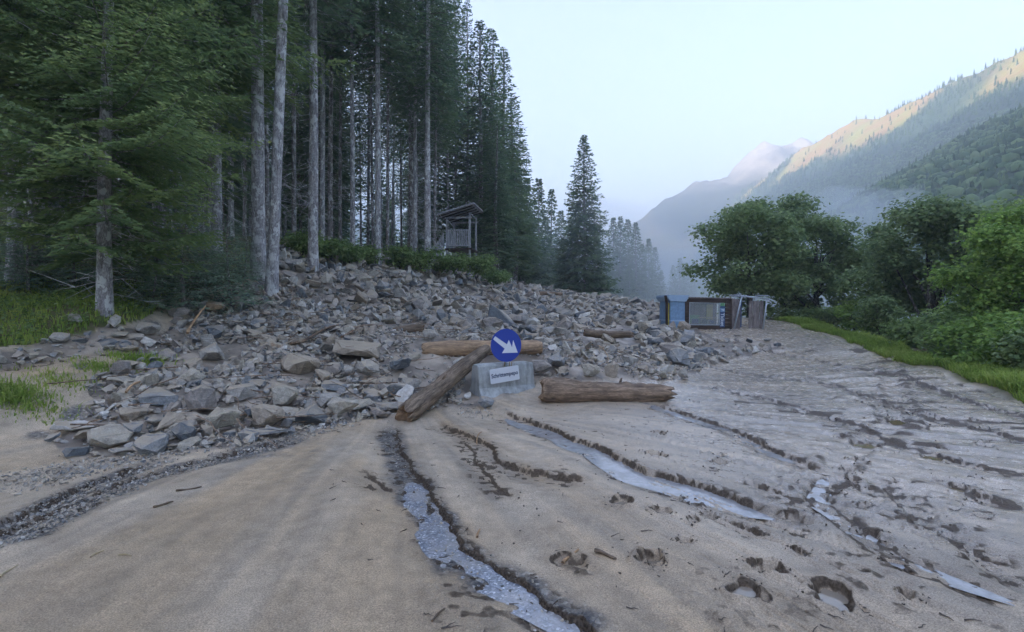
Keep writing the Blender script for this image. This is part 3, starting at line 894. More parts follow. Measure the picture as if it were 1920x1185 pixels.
# ---------------------------------------------------------------- water in the rills and prints
def ribbon(name, pl, hw, level, mat, label, cat, t0=0.0, t1=1.0, step=.06, wmul=1.7):
    d = np.r_[0, np.cumsum(np.hypot(*np.diff(pl, axis=0).T))]
    s = np.arange(d[-1] * t0, d[-1] * t1, step)
    cx = np.interp(s, d, pl[:, 0]); cyy = np.interp(s, d, pl[:, 1])
    tx = np.gradient(cx); ty_ = np.gradient(cyy); l = np.hypot(tx, ty_) + 1e-9
    nx_, ny_ = -ty_ / l, tx / l
    zc = np.min([ground_z(cx + nx_ * o * hw, cyy + ny_ * o * hw) for o in (-.8, -.4, 0, .4, .8)], axis=0)
    k = np.ones(13) / 13
    zl = np.convolve(np.pad(zc, 6, mode='edge'), k, mode='valid') + level
    offs = np.linspace(-1, 1, 5)
    V = []
    tp_ = np.sqrt(np.clip(np.minimum(s - s[0], s[-1] - s) / .5, .02, 1)) * (.75 + .5 * vnoise(s * 2.2, s * 0, int(hw * 999)))
    for o in offs:
        V.append(np.stack([cx + nx_ * o * hw * wmul * tp_, cyy + ny_ * o * hw * wmul * tp_, zl], 1))
    V = np.stack(V, 1).reshape(-1, 3)
    n = len(s); idx = np.arange(n * 5).reshape(n, 5)
    q = np.stack([idx[:-1, :-1], idx[:-1, 1:], idx[1:, 1:], idx[1:, :-1]], -1).reshape(-1, 4)[:, ::-1]
    return tag(link(name, npmesh(name, V, q, mat, True)), label, kind='structure')
ribbon("rivulet_water", RW[0][0], .15, .005, M['water'], "shallow stream of water in the gravelly rill at the bottom centre", "water", .50, .98, wmul=1.15)
ribbon("rivulet_water", RW[1][0], .15, .010, M['stream'], "wide thin sheet of water in the rill below the fallen log", "water", .10, .93, wmul=1.2)
ribbon("rivulet_water", RW[4][0], .08, .007, M['stream'], "narrow water line running right from the fallen log's end", "water", .0, .9)
ribbon("rivulet_water", RW[5][0], .06, .003, M['stream'], "thin bright water line running to the lower right corner", "water", .02, .99, wmul=1.5)
def puddle(px, py, r, drop, mat, label, sq=1.6, ang=0.3):
    x, y = gp(px, py)
    z = float(ground_z([x], [y])[0]) + drop
    a = np.linspace(0, 2 * np.pi, 28, endpoint=False)
    k = r * (1 + .3 * np.sin(2 * a + px) + .16 * np.sin(5 * a + py) + .1 * np.sin(9 * a))
    vx = k * np.cos(a) * sq; vy = k * np.sin(a)
    V = np.stack([x + vx * math.cos(ang) - vy * math.sin(ang), y + vx * math.sin(ang) + vy * math.cos(ang), np.full(28, z)], 1)
    V = np.concatenate([V, [[x, y, z]]])
    Fc = np.array([(i, (i + 1) % 28, 28) for i in range(28)])
    tag(link("puddle", npmesh("puddle", V, Fc, mat, True)), label, kind='structure')
for (cx, cy_), r, d in PR:
    pass
for px, py, r, d in PRINTS[:14]:
    tan_ = px > 1590
    x, y = gp(px, py)
    puddle(px, py, r * (.85 if not tan_ else 1.0), d * (.30 if not tan_ else .5), M['tanwater'] if tan_ else M['milky'],
           "brown puddle in a rut of the right-hand mud" if tan_ else "pale puddle standing in a footprint", 1.25, 0.8)

# ---------------------------------------------------------------- rocks
def hull_rock(seed, n=13, sx=1, sy=.75, sz=.45, box=.5, bev=.0, flat=True):
    r = np.random.default_rng(seed)
    p = r.uniform(-1, 1, (n, 3))
    q = p / np.maximum(np.abs(p).max(1, keepdims=True), 1e-6)            # on a cube
    s = p / np.linalg.norm(p, axis=1, keepdims=True)
    p = (q * box + s * (1 - box)) * r.uniform(.82, 1.0, (n, 1))
    p = p * np.array([sx, sy, sz]) * .5
    sh = r.uniform(-.35, .35); p[:, 0] += p[:, 2] * sh; p[:, 1] += p[:, 2] * r.uniform(-.3, .3)
    bm = bmesh.new()
    for v in p: bm.verts.new(v)
    bmesh.ops.convex_hull(bm, input=bm.verts[:])
    for v in [v for v in bm.verts if not v.link_faces]: bm.verts.remove(v)
    bmesh.ops.dissolve_limit(bm, angle_limit=math.radians(9), verts=bm.verts[:], edges=bm.edges[:])
    if bev > 0:
        try: bmesh.ops.bevel(bm, geom=bm.edges[:], offset=bev, segments=1, affect='EDGES', profile=.6, clamp_overlap=True)
        except Exception: pass
        # knock the surface about a little so that the faces are not perfectly plane
        bmesh.ops.triangulate(bm, faces=bm.faces[:])
        big = [e for e in bm.edges if e.calc_length() > .3]
        bmesh.ops.subdivide_edges(bm, edges=big, cuts=1)
        bmesh.ops.triangulate(bm, faces=bm.faces[:])
        for v in bm.verts:
            v.co += Vector(r.normal(0, .012, 3))
    else:
        bmesh.ops.triangulate(bm, faces=bm.faces[:])
    bm.normal_update()
    bm.verts.index_update()
    V = np.array([v.co[:] for v in bm.verts]); Fc = np.array([[v.index for v in f.verts] for f in bm.faces])
    bm.free()
    return V, Fc
SHAPES = [("slab", 1, .8, .26), ("block", 1, .75, .6), ("boulder", 1, .85, .7), ("shard", 1, .42, .3), ("wedge", 1, .7, .48), ("slab", 1, .6, .2)]
big_shapes = []
for i in range(30):
    nm, a, b_, c_ = SHAPES[i % 6]
    V_, F_ = hull_rock(100 + i, 12 + (i % 5) * 2, a, b_, c_, .62 if nm in ('block', 'slab') else .35, .035)
    big_shapes.append((nm, npmesh("rock", V_, F_, M['rock'], False)))
small_shapes = []
for i in range(24):
    nm, a, b_, c_ = SHAPES[i % 6]
    small_shapes.append(hull_rock(300 + i, 9 + i % 4, a, b_, c_, .55, 0))

rk = np.random.default_rng(11)
# candidates over the debris fan
def scatter_rocks(n, y0, y1, smin, smax, pw, seed):
    r = np.random.default_rng(seed)
    y = y0 + (y1 - y0) * r.uniform(0, 1, n) ** .8
    x = (r.uniform(-380, 1480, n) - 960) / F * y
    z = zbase(x, y)
    m = rockmask(x, y, z)
    x, y = x[m], y[m]
    s = smin * (smax / smin) ** (r.uniform(0, 1, len(x)) ** pw)
    return x, y, s
xs, ys, ss = [], [], []
for args in [(7500, 5.5, 16, .13, .44, 1.7, 1), (9000, 15, 34, .22, .75, 1.5, 2), (3500, 33, 58, .4, 1.1, 1.4, 3), (26000, 5.0, 15, .05, .18, 1.1, 4), (9000, 14, 26, .12, .26, 1.2, 5)]:
    a_, b_, c_ = scatter_rocks(*args)
    xs.append(a_); ys.append(b_); ss.append(c_)
xs, ys, ss = map(np.concatenate, (xs, ys, ss))
# mud pockets inside the fan, and the spots kept clear for the logs and the barrier
ppx, ppy = project(xs, ys, zbase(xs, ys))
gap = vnoise(xs * .55 + 9, ys * .4, 77)
keep = ~((gap < .26) & (ss < .45) & (rk.uniform(0, 1, len(xs)) < .85))
ss = np.where(ppx > 1330, np.minimum(ss, .30), ss)
keep &= ~((ppx > 782) & (ppx < 1032) & (ppy > 642) & (ppy < 684) & (ss > .12) & (ys < 12.2))
keep &= ~((ppx > 1090) & (ppx < 1190) & (ppy > 616) & (ppy < 650) & (ss > .14))
keep &= ~((ppx > 706) & (ppx < 800) & (ppy > 608) & (ppy < 645) & (ss > .14))
keep &= ~((ppx > 870) & (ppx < 1015) & (ppy > 668) & (ppy < 800))
keep &= ~((ppx > 735) & (ppx < 880) & (ppy > 700) & (ppy < 800) & (ppx - 735 > (800 - ppy) * 1.0) & (ss > .2))
keep &= ~((ppx > 560) & (ppx < 760) & (ppy > 655) & (ppy < 690) & (rk.uniform(0, 1, len(xs)) < .4))
# thinner towards the right-hand tongue and the outer margins
right_thin = np.clip((ppx - 1230) / 260, 0, 1) * (ppy > 615)
keep &= rk.uniform(0, 1, len(xs)) > right_thin * .72
lowright = (ppx > 1000) & (ppy > 690)
keep &= ~(lowright & (rk.uniform(0, 1, len(xs)) < .35))
xs, ys, ss, ppx, ppy = xs[keep], ys[keep], ss[keep], ppx[keep], ppy[keep]
left_thin = (ppx < 360) & (ppy < 700)
kk = ~(left_thin & (rk.uniform(0, 1, len(xs)) < .55))
xs, ys, ss, ppx, ppy = xs[kk], ys[kk], ss[kk], ppx[kk], ppy[kk]
front_left = (ppx < 700) & (ppy > 690)

ss = np.where((ppy > 700) & (ppx < 760) & (ss > .3), np.minimum(ss, .62), ss)
order = np.argsort(-(ss / ys))
NBIG = 232
vis = order[(ppx[order] > -20) & (ppx[order] < 1940)]
bigi = vis[:NBIG]
rest = np.setdiff1d(np.arange(len(xs)), bigi)

# every hand placed, recognisable rock: column, row of the base, width in photo pixels, shape index, yaw, tilt, label, stretch
COLS = [(0.0, "dark blue-grey"), (.16, "blue-grey"), (.34, "grey"), (.5, "purplish grey"), (.64, "brown-grey"), (.8, "pale grey"), (.93, "whitish"), (1.0, "rusty brown")]
def col_mat(i):
    """a rock material of one fixed colour for the rocks whose colour is known"""
    key = "rock_%d" % i
    if key not in M:
        m = M['rock'].copy(); m.name = "slate_rock_" + COLS[i][1].replace(' ', '_').replace('-', '_')
        nt = m.node_tree
        info = [n for n in nt.nodes if n.type == 'OBJECT_INFO'][0]
        val = nt.nodes.new("ShaderNodeValue"); val.outputs[0].default_value = COLS[i][0]
        for l in list(info.outputs['Random'].links):
            nt.links.new(val.outputs[0], l.to_socket)
        M[key] = m
    return M[key]
mesh_cache = {}
def rock_mesh(shape, ci):
    k = (shape, ci)
    if k not in mesh_cache:
        me = big_shapes[shape][1].copy(); me.materials.clear(); me.materials.append(col_mat(ci)); mesh_cache[k] = me
    return mesh_cache[k]
HERO = [
 (345,838,66,14,2.0,.5,0,"round dark blue boulder at the front edge of the rock field",1.2),
 (145,862,56,3,.9,.5,0,"small blue-green stone lying alone farthest left on the mud",1.0),
 (140,824,92,5,.1,.0,6,"long low white-grey slab beside the grey driftwood at the left",1.0),
 (205,850,95,4,.8,.5,5,"pale grey wedge of rock right of the lone blue stone",1.0),
 (300,768,95,6,.3,.3,1,"big blue slab leaning on the front left of the rock field",1.1),
 (382,785,80,2,1.2,.4,3,"purplish boulder with a peaked top behind the front rocks",1.1),
 (418,815,76,8,.6,.3,5,"pale speckled boulder in the front row left of the block pair",1.1),
 (495,808,84,1,.9,.4,4,"brown-grey block in the front row above the dark flat stone",1.0),
 (510,825,92,11,.5,.1,1,"flat blue-grey shard at the very front of the rock field",1.0),
 (582,803,74,7,.7,.35,0,"dark squared block tilted at the front edge",1.0),
 (645,790,72,19,.1,.1,5,"pale grainy squarish rock at the front beside the dark tilted block",1.15),
 (628,738,70,6,.0,.15,1,"bright blue flat slab in the middle of the front rocks",1.0),
 (718,775,66,0,.2,.1,2,"flat grey slab just left of the leaning log's foot",1.0),
 (560,715,100,16,.5,.3,4,"large brown-grey wedge behind the bright blue slab",1.1),
 (670,680,120,12,.2,.25,4,"broad silt-covered slab left of the crossing logs",1.0),
 (690,712,60,4,1.0,.5,2,"grey wedge with a pointed ridge left of the leaning log",1.2),
 (965,611,50,28,2.4,.5,3,"purplish wedge leaning against the upright pointed rock",1.0),
 (1045,695,44,7,.8,.6,1,"tilted blue-grey block right of the concrete barrier",1.1),
 (1013,708,46,13,.2,.2,3,"purplish block touching the barrier's right end",1.0),
 (1105,712,42,1,.4,.3,5,"pale rock behind the middle of the front right log",1.1),
 (1275,690,54,2,.3,.2,1,"blue-grey boulder at the right tip of the rocks",1.0),
 (1250,702,30,8,.2,.1,6,"small whitish stone at the right end of the rocks above the front log",1.0),
 (1283,712,30,2,.9,.1,2,"small grey boulder at the very right tip of the rock field",1.0),
 (1140,658,44,9,.4,.3,2,"grey shard under the small distant log",1.0),
 (1130,670,46,6,.7,.3,1,"blue-grey slab midway between the small distant log and the front log",1.0),
 (1030,652,34,25,.7,.5,2,"grey block against the right end of the peeled log",1.0),
 (877,752,36,15,1.3,.9,6,"whitish shard propped against the barrier's left foot",1.3),
 (912,768,34,14,.4,.2,1,"small blue-grey stone before the barrier's front corner",1.0),
 (806,643,34,13,.2,.3,2,"squared grey block above the left end of the peeled log",1.2),
 (1180,690,38,13,.9,.2,2,"grey block behind the right half of the front log",1.0),
 (1205,705,32,20,.3,.2,4,"brown-grey boulder just behind the right end of the front log",1.0),
 (215,640,44,0,.1,.1,5,"pale flat stone by itself on the silt below the grass",1.0),
 (140,612,26,2,.4,.2,2,"small grey stone sitting in the grass left of the trunk",1.0),
 (275,635,50,16,.6,.3,2,"grey wedge at the left margin of the rock field",1.1),
 (400,685,62,7,1.4,.6,2,"upright grey block beside the torn grass tufts",1.2),
 (335,600,44,10,.3,.2,3,"purplish wedge at the upper left margin of the rock field",1.0),
 (405,592,38,13,.4,.2,7,"rusty brown block at the upper left edge of the rocks",1.0),
 (455,760,70,10,.6,.3,2,"grey wedge behind the pale speckled boulder",1.1),
 (530,770,74,1,1.4,.4,5,"pale block behind the dark flat front stones",1.1),
 (620,770,60,25,.9,.3,2,"grey block above the pale grainy rock",1.0),
 (470,735,66,18,.1,.3,1,"blue-grey slab left of the bright blue slab",1.0),
 (250,800,52,19,.9,.3,4,"brown-grey block left of the round dark blue boulder",1.0),
 (770,740,46,20,.2,.3,2,"grey boulder pinned under the middle of the leaning log",1.0),
 (750,700,46,8,.6,.3,0,"dark boulder left of the leaning log",1.0),
 (1283,624,27,14,.3,.3,4,"brown-grey boulder piled against the overturned booth's blue end",1.2),
]
placed = []
def put_rock(x, y, w, shape, ci, yaw, tilt, tilt2=0, lift=.22, st=1.0, label=None, group=None):
    nm, _ = big_shapes[shape]
    hz = {'slab': .24, 'block': .6, 'boulder': .7, 'shard': .3, 'wedge': .48}[nm] * w * st
    z = float(zbase(np.array([x]), np.array([y]))[0]) + hz * lift + .02
    o = link("rock", rock_mesh(shape, ci), None, (x, y, z), (tilt, tilt2, yaw), (w, w, w * st))
    tag(o, label, "rock", group)
    placed.append((x, y, w))
    return o
for px, py, wpx, shp, yaw, tilt, ci, lab, st in HERO:
    x, y = gp(px, py)
    y2 = y + wpx / F * y * .25
    put_rock(x * y2 / y, y2, wpx / F * y * (1.0 if wpx < 60 else .88), shp, ci, yaw, tilt * .8, .1, .45, st, lab, "rocks of the debris flow")
# the upright pointed rock
x, y = gp(940, 612)
k = y / F
zp = float(ground_z([x], [y])[0])
pv = np.array([(-26,-8,-8),(34,-10,-8),(30,18,-8),(-24,16,-8),(-25,-6,22),(8,-9,18),(26,-4,6),(-22,8,44),(-19,-3,42),(-6,-6,34),(14,10,20)], float) * k
bm = bmesh.new()
for v in pv: bm.verts.new(v)
bmesh.ops.convex_hull(bm, input=bm.verts[:])
bmesh.ops.bevel(bm, geom=bm.edges[:], offset=.02, segments=1, affect='EDGES', clamp_overlap=True)
me_p = bpy.data.meshes.new("rock"); bm.to_mesh(me_p); bm.free(); me_p.materials.append(col_mat(0))
tag(link("rock", me_p, None, (x, y, zp + .04)), "upright pointed triangular rock standing up behind the blue sign", "rock", "rocks of the debris flow")
placed.append((x, y, .9))
PL = np.array(placed)

LAND = [(950, 650, "the blue sign"), (830, 720, "the leaning log"), (1135, 735, "the front right log"), (1330, 590, "the overturned booth"), (1140, 627, "the small distant log"),
        (500, 540, "the white-barked leaning trunk"), (240, 670, "the torn grass tufts"), (560, 820, "the front edge of the rocks"), (582, 512, "the trunk in the stones"),
        (860, 470, "the raised wooden hide"), (200, 560, "the grassy bank"), (345, 800, "the round dark blue boulder"), (628, 730, "the bright blue slab"), (670, 665, "the broad silt-covered slab")]
used = {}
cand = []
for i in bigi:
    x, y, s = xs[i], ys[i], ss[i]
    d = np.hypot(PL[:, 0] - x, PL[:, 1] - y)
    if (d < (PL[:, 2] + s) * .36).any(): continue
    cand.append(i)
for n, i in enumerate(cand):
    x, y, s = xs[i], ys[i], ss[i]
    r = np.random.default_rng(5000 + int(i))
    shape = int(r.integers(0, 30)); ci = int(r.choice(8, p=[.12, .17, .23, .12, .17, .13, .03, .03]))
    nm = big_shapes[shape][0]
    px, py = ppx[i], ppy[i]
    wpx = s / y * F
    size = "large" if wpx > 46 else "medium" if wpx > 36 else "small"
    ld = sorted(LAND, key=lambda L: math.hypot(L[0] - px, (L[1] - py) * 1.6))[0]
    dx, dy = px - ld[0], py - ld[1]
    dist = math.hypot(dx, dy * 1.6)
    far = "close " if dist < 60 else "a little way " if dist < 120 else "well "
    side = ("right of" if dx > 0 else "left of") if abs(dx) > abs(dy) * 1.6 else ("in front of" if dy > 0 else "behind")
    lab = "%s %s %s lying %s%s %s" % (size, COLS[ci][1], nm, far, side, ld[2])
    used.setdefault(lab, []).append((px, n))
    o = put_rock(x, y, s * 1.08, shape, ci, r.uniform(0, 6.28), r.normal(0, .28), r.normal(0, .28), r.uniform(.15, .5), r.uniform(.8, 1.25), lab, "rocks of the debris flow")
    used[lab][-1] = (px, o)
ORD = ["leftmost", "second from left", "third from left", "fourth from left", "fifth from left", "sixth from left"]
for lab, lst in used.items():
    if len(lst) > 1:
        lst.sort(key=lambda t: t[0])
        for k, (_, o) in enumerate(lst):
            o["label"] = (ORD[k] if k < len(lst) - 1 else "rightmost") + " " + lab

# the remaining thousands as one mass
def bake_rocks(idx, name, label, seed, squash=1.0):
    r = np.random.default_rng(seed)
    Vs, Fs, Ts = [], [], []; off = 0
    pick = r.integers(0, len(small_shapes), len(idx))
    for k, (bv, bf) in enumerate(small_shapes):
        ii = idx[pick == k]
        if not len(ii): continue
        n = len(ii)
        x, y, s = xs[ii], ys[ii], ss[ii]
        a = r.uniform(0, 6.28, n); t1 = r.normal(0, .55, n); t2 = r.normal(0, .55, n)
        ca, sa, cb, sb, cc, sc_ = np.cos(a), np.sin(a), np.cos(t1), np.sin(t1), np.cos(t2), np.sin(t2)
        zs_ = r.uniform(.7, 1.35, n) * squash
        v = bv[None] * s[:, None, None] * np.stack([np.ones(n), np.ones(n), zs_], 1)[:, None, :]
        X, Y, Z = v[..., 0], v[..., 1], v[..., 2]
        Y, Z = Y * cb[:, None] - Z * sb[:, None], Y * sb[:, None] + Z * cb[:, None]
        X, Z = X * cc[:, None] + Z * sc_[:, None], -X * sc_[:, None] + Z * cc[:, None]
        X, Y = X * ca[:, None] - Y * sa[:, None], X * sa[:, None] + Y * ca[:, None]
        zb = ground_z(x, y) + s * r.uniform(.0, .42, n)
        W = np.stack([X + x[:, None], Y + y[:, None], Z + zb[:, None]], -1).reshape(-1, 3)
        Fs.append((bf[None] + (np.arange(n) * len(bv))[:, None, None]).reshape(-1, 3) + off)
        Vs.append(W); off += len(W)
        Ts.append(np.repeat(r.uniform(0, .96, n), len(bv)))
    me = npmesh(name, np.concatenate(Vs), np.concatenate(Fs), M['rubble'], False, attrs={'tone': np.concatenate(Ts)})
    return tag(link(name, me), label, "rubble", kind='stuff')
keep = np.ones(len(rest), bool)
for x, y, w in PL:
    keep &= ~((np.hypot(xs[rest] - x, ys[rest] - y) < w * .34) & (ss[rest] < w * .9))
rest = rest[keep]
bake_rocks(rest, "rubble", "countless smaller grey stones of the debris flow", 21)
# gravel trails and loose pebbles on the mud
r = np.random.default_rng(23)
gx, gy, gs = [], [], []
for pl, hw, n, sm in [(RW[9][0], .15, 2600, .9), (RW[10][0], .12, 800, 1), (RW[0][0], .10, 700, .7), (gpl([(60,905),(200,870),(330,845),(450,825),(560,806),(650,792)]), .22, 2200, 1.5),
                      (gpl([(860,770),(930,775)]), .22, 160, 1.6), (gpl([(0,900),(150,880)]), .3, 700, 1)]:
    d = np.r_[0, np.cumsum(np.hypot(*np.diff(pl, axis=0).T))]
    t = r.uniform(0, d[-1], n)
    gx.append(np.interp(t, d, pl[:, 0]) + r.normal(0, hw * .6, n)); gy.append(np.interp(t, d, pl[:, 1]) + r.normal(0, hw * .8, n))
    gs.append((.008 + .028 * r.uniform(0, 1, n) ** 3) * sm * 1.3)
n0 = len(xs)
xs = np.concatenate([xs] + gx); ys = np.concatenate([ys] + gy); ss = np.concatenate([ss] + gs)
bake_rocks(np.arange(n0, len(xs)), "gravel", "fine dark gravel strewn along the left rills", 24)

# ---------------------------------------------------------------- logs
def tube(path, radii, seg=14, rough=.06, seed=0, mat=None, cap=True, name="log", freq=3.0):
    path = np.array(path, float); r = np.random.default_rng(seed)
    n = len(path)
    tang = np.gradient(path, axis=0); tang /= np.linalg.norm(tang, axis=1, keepdims=True)
    up = np.array([0, 0, 1.0]) if abs(tang[:, 2]).max() < .95 else np.array([0, 1.0, 0])
    V = []
    for i in range(n):
        a = np.cross(up, tang[i]); a /= np.linalg.norm(a); b_ = np.cross(tang[i], a)
        for k in range(seg):
            t = 2 * math.pi * k / seg
            nn = 1 + rough * float(fbm(np.array([k * 1.7 % seg * .6]), np.array([i * .55]), seed, 3)[0]) * 1.6 + rough * .6 * math.sin(2 * t + seed)
            V.append(path[i] + (a * math.cos(t) + b_ * math.sin(t)) * radii[i] * nn)
    V = np.array(V)
    idx = np.arange(n * seg).reshape(n, seg)
    q = np.stack([idx[:-1], np.roll(idx[:-1], -1, 1), np.roll(idx[1:], -1, 1), idx[1:]], -1).reshape(-1, 4)
    tri = []
    if cap:
        c0, c1 = len(V), len(V) + 1
        V = np.concatenate([V, [path[0] + tang[0] * radii[0] * .15], [path[-1] - tang[-1] * radii[-1] * .15]])
        tri = [(idx[0][(k + 1) % seg], idx[0][k], c0) for k in range(seg)] + [(idx[-1][k], idx[-1][(k + 1) % seg], c1) for k in range(seg)]
    return V, q, np.array(tri)
def log_obj(name, p0, p1, r0, r1, mat, label, cat="log", seed=0, bend=.03, n=22, seg=20, rough=.07, splinter=(0, 0), stubs=0):
    """local Z runs along the log so that its grain follows it"""
    p0, p1 = Vector(p0), Vector(p1)
    L = (p1 - p0).length
    t = np.linspace(0, 1, n)
    path = np.stack([bend * L * np.sin(t * math.pi) , bend * .6 * L * np.sin(t * 5 + seed), t * L], 1)
    rad = r0 + (r1 - r0) * t
    rad = rad * (1 + .05 * np.sin(t * 9 + seed))
    rad[0] *= .88; rad[-1] *= .86
    V, q, tri = tube(path, rad, seg, rough, seed, name=name)
    r = np.random.default_rng(seed + 77)
    for end, amt in ((0, splinter[0]), (1, splinter[1])):
        if amt:
            ring = slice(0, seg) if end == 0 else slice((n - 1) * seg, n * seg)
            d = r.uniform(0, 1, seg) ** 2 * amt
            V[ring, 2] += -d if end == 0 else d
            V[ring, :2] *= (1 - .35 * (d / max(amt, 1e-6)))[:, None]
    me = npmesh(name, V, [q], mat, True)
    quat = (p1 - p0).to_track_quat('Z', 'Y')
    o = link(name, me, None, p0, quat.to_euler())
    tag(o, label, cat)
    if len(tri):
        V2 = V.copy()
        used_ = np.unique(tri); mp = {int(a): i for i, a in enumerate(used_)}
        for half in (tri[:seg], tri[seg:]):
            u = np.unique(half); mp = {int(a): i for i, a in enumerate(u)}
            tt = np.array([[mp[int(a)] for a in f] for f in half])
            link("broken_end", npmesh("broken_end", V[u], tt, M['log_end'], False), o)
    for k in range(stubs):
        tt = r.uniform(.15, .9); a = r.uniform(0, 6.28); rr_ = r0 + (r1 - r0) * tt
        base = Vector((bend * L * math.sin(tt * math.pi), 0, tt * L))
        dr = Vector((math.cos(a), math.sin(a), r.uniform(.1, .5))).normalized()
        vv, qq, tr = tube([base + dr * rr_ * .7, base + dr * (rr_ + .03), base + dr * (rr_ + .03 + r.uniform(.03, .09))], [.03, .024, .014], 6, .1, k)
        link("branch_stub", npmesh("branch_stub", vv, [qq, tr], mat, True), o)
    return o
V3 = lambda px, py, Y: Vector(at(px, py, Y))
a0 = V3(762, 776, 8.05); a1 = V3(912, 657, 10.75)
log_obj("log", a0, a1, .185, .135, M['log_bark'], "thick muddy log leaning down to the left beside the concrete barrier", seed=3, bend=.012, rough=.11, splinter=(.22, .05), stubs=3, n=30)
log_obj("log", V3(794, 655, 11.4), V3(1016, 651, 11.6), .175, .15, M['log_peeled'], "straight peeled orange log lying crosswise behind the blue sign", seed=5, bend=.004, splinter=(.05, .02), n=26)
log_obj("log", V3(1018, 733, 9.5), V3(1246, 738, 9.45), .245, .185, M['log_grey'], "torn barkless log lying on the mud right of the concrete barrier", seed=8, bend=.014, rough=.13, splinter=(.10, .25), stubs=2, n=30)
log_obj("log", V3(1096, 624, 15.8), V3(1184, 629, 15.6), .135, .11, M['log_bark'], "small brown log on the stones left of the overturned booth", seed=9, splinter=(.05, .1))
log_obj("log", V3(714, 625, 14.0), V3(794, 616, 14.2), .14, .12, M['log_bark'], "grey-brown log stub on the stones left of the blue sign", seed=10, splinter=(.1, .05))
log_obj("log", V3(128, 797, 6.9), V3(252, 781, 7.1), .055, .045, M['log_grey'], "flat split driftwood stick at the left front of the rocks", "driftwood", seed=12, splinter=(.12, .1), rough=.2)
log_obj("log", V3(990, 549, 36), V3(1055, 552, 36), .14, .10, M['log_grey'], "long pale log on the crest of the stones before the lone spruce", seed=17)
STK = [((352,643,10.2),(386,609,10.4),.028,'chip',"pale split stick standing up at the upper left of the rocks"),
       ((545,655,12),(635,628,12.6),.035,'log_grey',"thin grey branch across the stones left of centre"),
       ((640,640,13),(705,622,13.5),.035,'log_grey',"thin branch running toward the log stub"),
       ((236,762,7.3),(262,742,7.4),.022,'chip',"short yellow stick beside the big blue slab"),
       ((1100,655,15),(1145,700,12.4),.012,'chip',"thin bent twig over the stones right of the sign"),
       ((1115,1036,4.0),(1155,1050,3.95),.016,'log_bark',"small brown stick pressed in the mud at the bottom centre"),
       ((330,925,5.6),(378,917,5.65),.012,'log_bark',"dark twig on the smooth brown mud at the left"),
       ((288,955,5.2),(325,945,5.25),.013,'log_bark',"bent dark twig on the brown mud below the longer twig"),
       ((899,838,7.4),(903,812,7.5),.010,'chip',"pale curled twig in the rill in front of the barrier"),
       ((222,1045,4.0),(246,1048,4.0),.006,'straw',"straw lying on the brown mud at the lower left"),
       ((170,1048,4.0),(195,1035,4.1),.006,'straw',"pale straw pair on the brown mud at the lower left"),
       ((0,1085,3.6),(33,1062,3.7),.007,'straw',"long straw at the left bottom edge"),
       ((1055,1048,4.0),(1085,1030,4.1),.012,'chip',"orange bark splinter in the debris at the bottom centre"),
       ((895,1005,4.6),(900,990,4.65),.010,'chip',"tiny orange chip standing in the rill"),
       ((810,1160,3.3),(834,1140,3.35),.009,'log_bark',"short dark twig near the bottom edge")]
for i, (p, q, rad, mt, lab) in enumerate(STK):
    def lay(c):
        x, y = gp(c[0], c[1]); X, Yv, Z = at(*c)
        if c[1] > 800: return Vector((x, y, gz(x, y) + rad * .8))
        return Vector((x, y, gz(x, y) + .14 if mt != 'straw' else gz(x, y) + rad))
    pp, qq = lay(p), lay(q)
    if i == 0: qq.z += .25
    r_l = log_obj("stick", pp, qq, rad, rad * .6, M[mt], lab, "stick", seed=40 + i, n=8, seg=7, bend=.06, rough=.12)

# ---------------------------------------------------------------- concrete barrier with the round sign and the word board
B0 = Vector((at(905, 752, 9.40)[0], 9.40, 0)); B1 = Vector((at(1009, 738, 10.10)[0], 10.10, 0))
bl = (B1 - B0).length; byaw = math.atan2(B1.y - B0.y, B1.x - B0.x)
bz0 = float(zbase(np.array([B0.x]), np.array([B0.y]))[0])
prof = [(-.30, 0), (-.29, .06), (-.17, .24), (-.115, .64), (-.085, .68), (.085, .68), (.115, .64), (.17, .24), (.29, .06), (.30, 0)]
Vb, n = [], len(prof)
nsec = 14
for k in range(nsec):
    x = bl * k / (nsec - 1)
    ins = .02 if k in (0, nsec - 1) else 0
    for (y, z) in prof: Vb.append((x, (y * (1 - ins * 2)), z - (ins if z > .5 else 0)))
idx = np.arange(nsec * n).reshape(nsec, n)
q = np.stack([idx[:-1, :-1], idx[1:, :-1], idx[1:, 1:], idx[:-1, 1:]], -1).reshape(-1, 4)
Vb = np.array(Vb); Vb[:, 1] += .004 * fbm(Vb[:, 0] * 6, Vb[:, 2] * 9, 3, 3); 
# local frame: x along the barrier, y away from the camera; its front face is y<0
barrier = link("concrete_barrier", None, None, (B0.x - math.sin(byaw) * .30, B0.y + math.cos(byaw) * .30, bz0 - .05), (math.radians(1.0), math.radians(0.6), byaw))
tag(barrier, "short weathered concrete traffic barrier half buried in mud under the round blue sign", "barrier")
bm_ = npmesh("block", Vb, [q], M['concrete'], False)
bmx = bmesh.new(); bmx.from_mesh(bm_)
bmx.verts.ensure_lookup_table()
bmx.faces.new([bmx.verts[i] for i in idx[0]][::-1]); bmx.faces.new([bmx.verts[i] for i in idx[-1]])
bmesh.ops.recalc_face_normals(bmx, faces=bmx.faces[:]); bmx.to_mesh(bm_); bmx.free()
link("block", bm_, barrier)
bmj = box_mesh("joint", (bl * .50, -.262, .02), (bl * .506, -.11, .5), M['clod'])
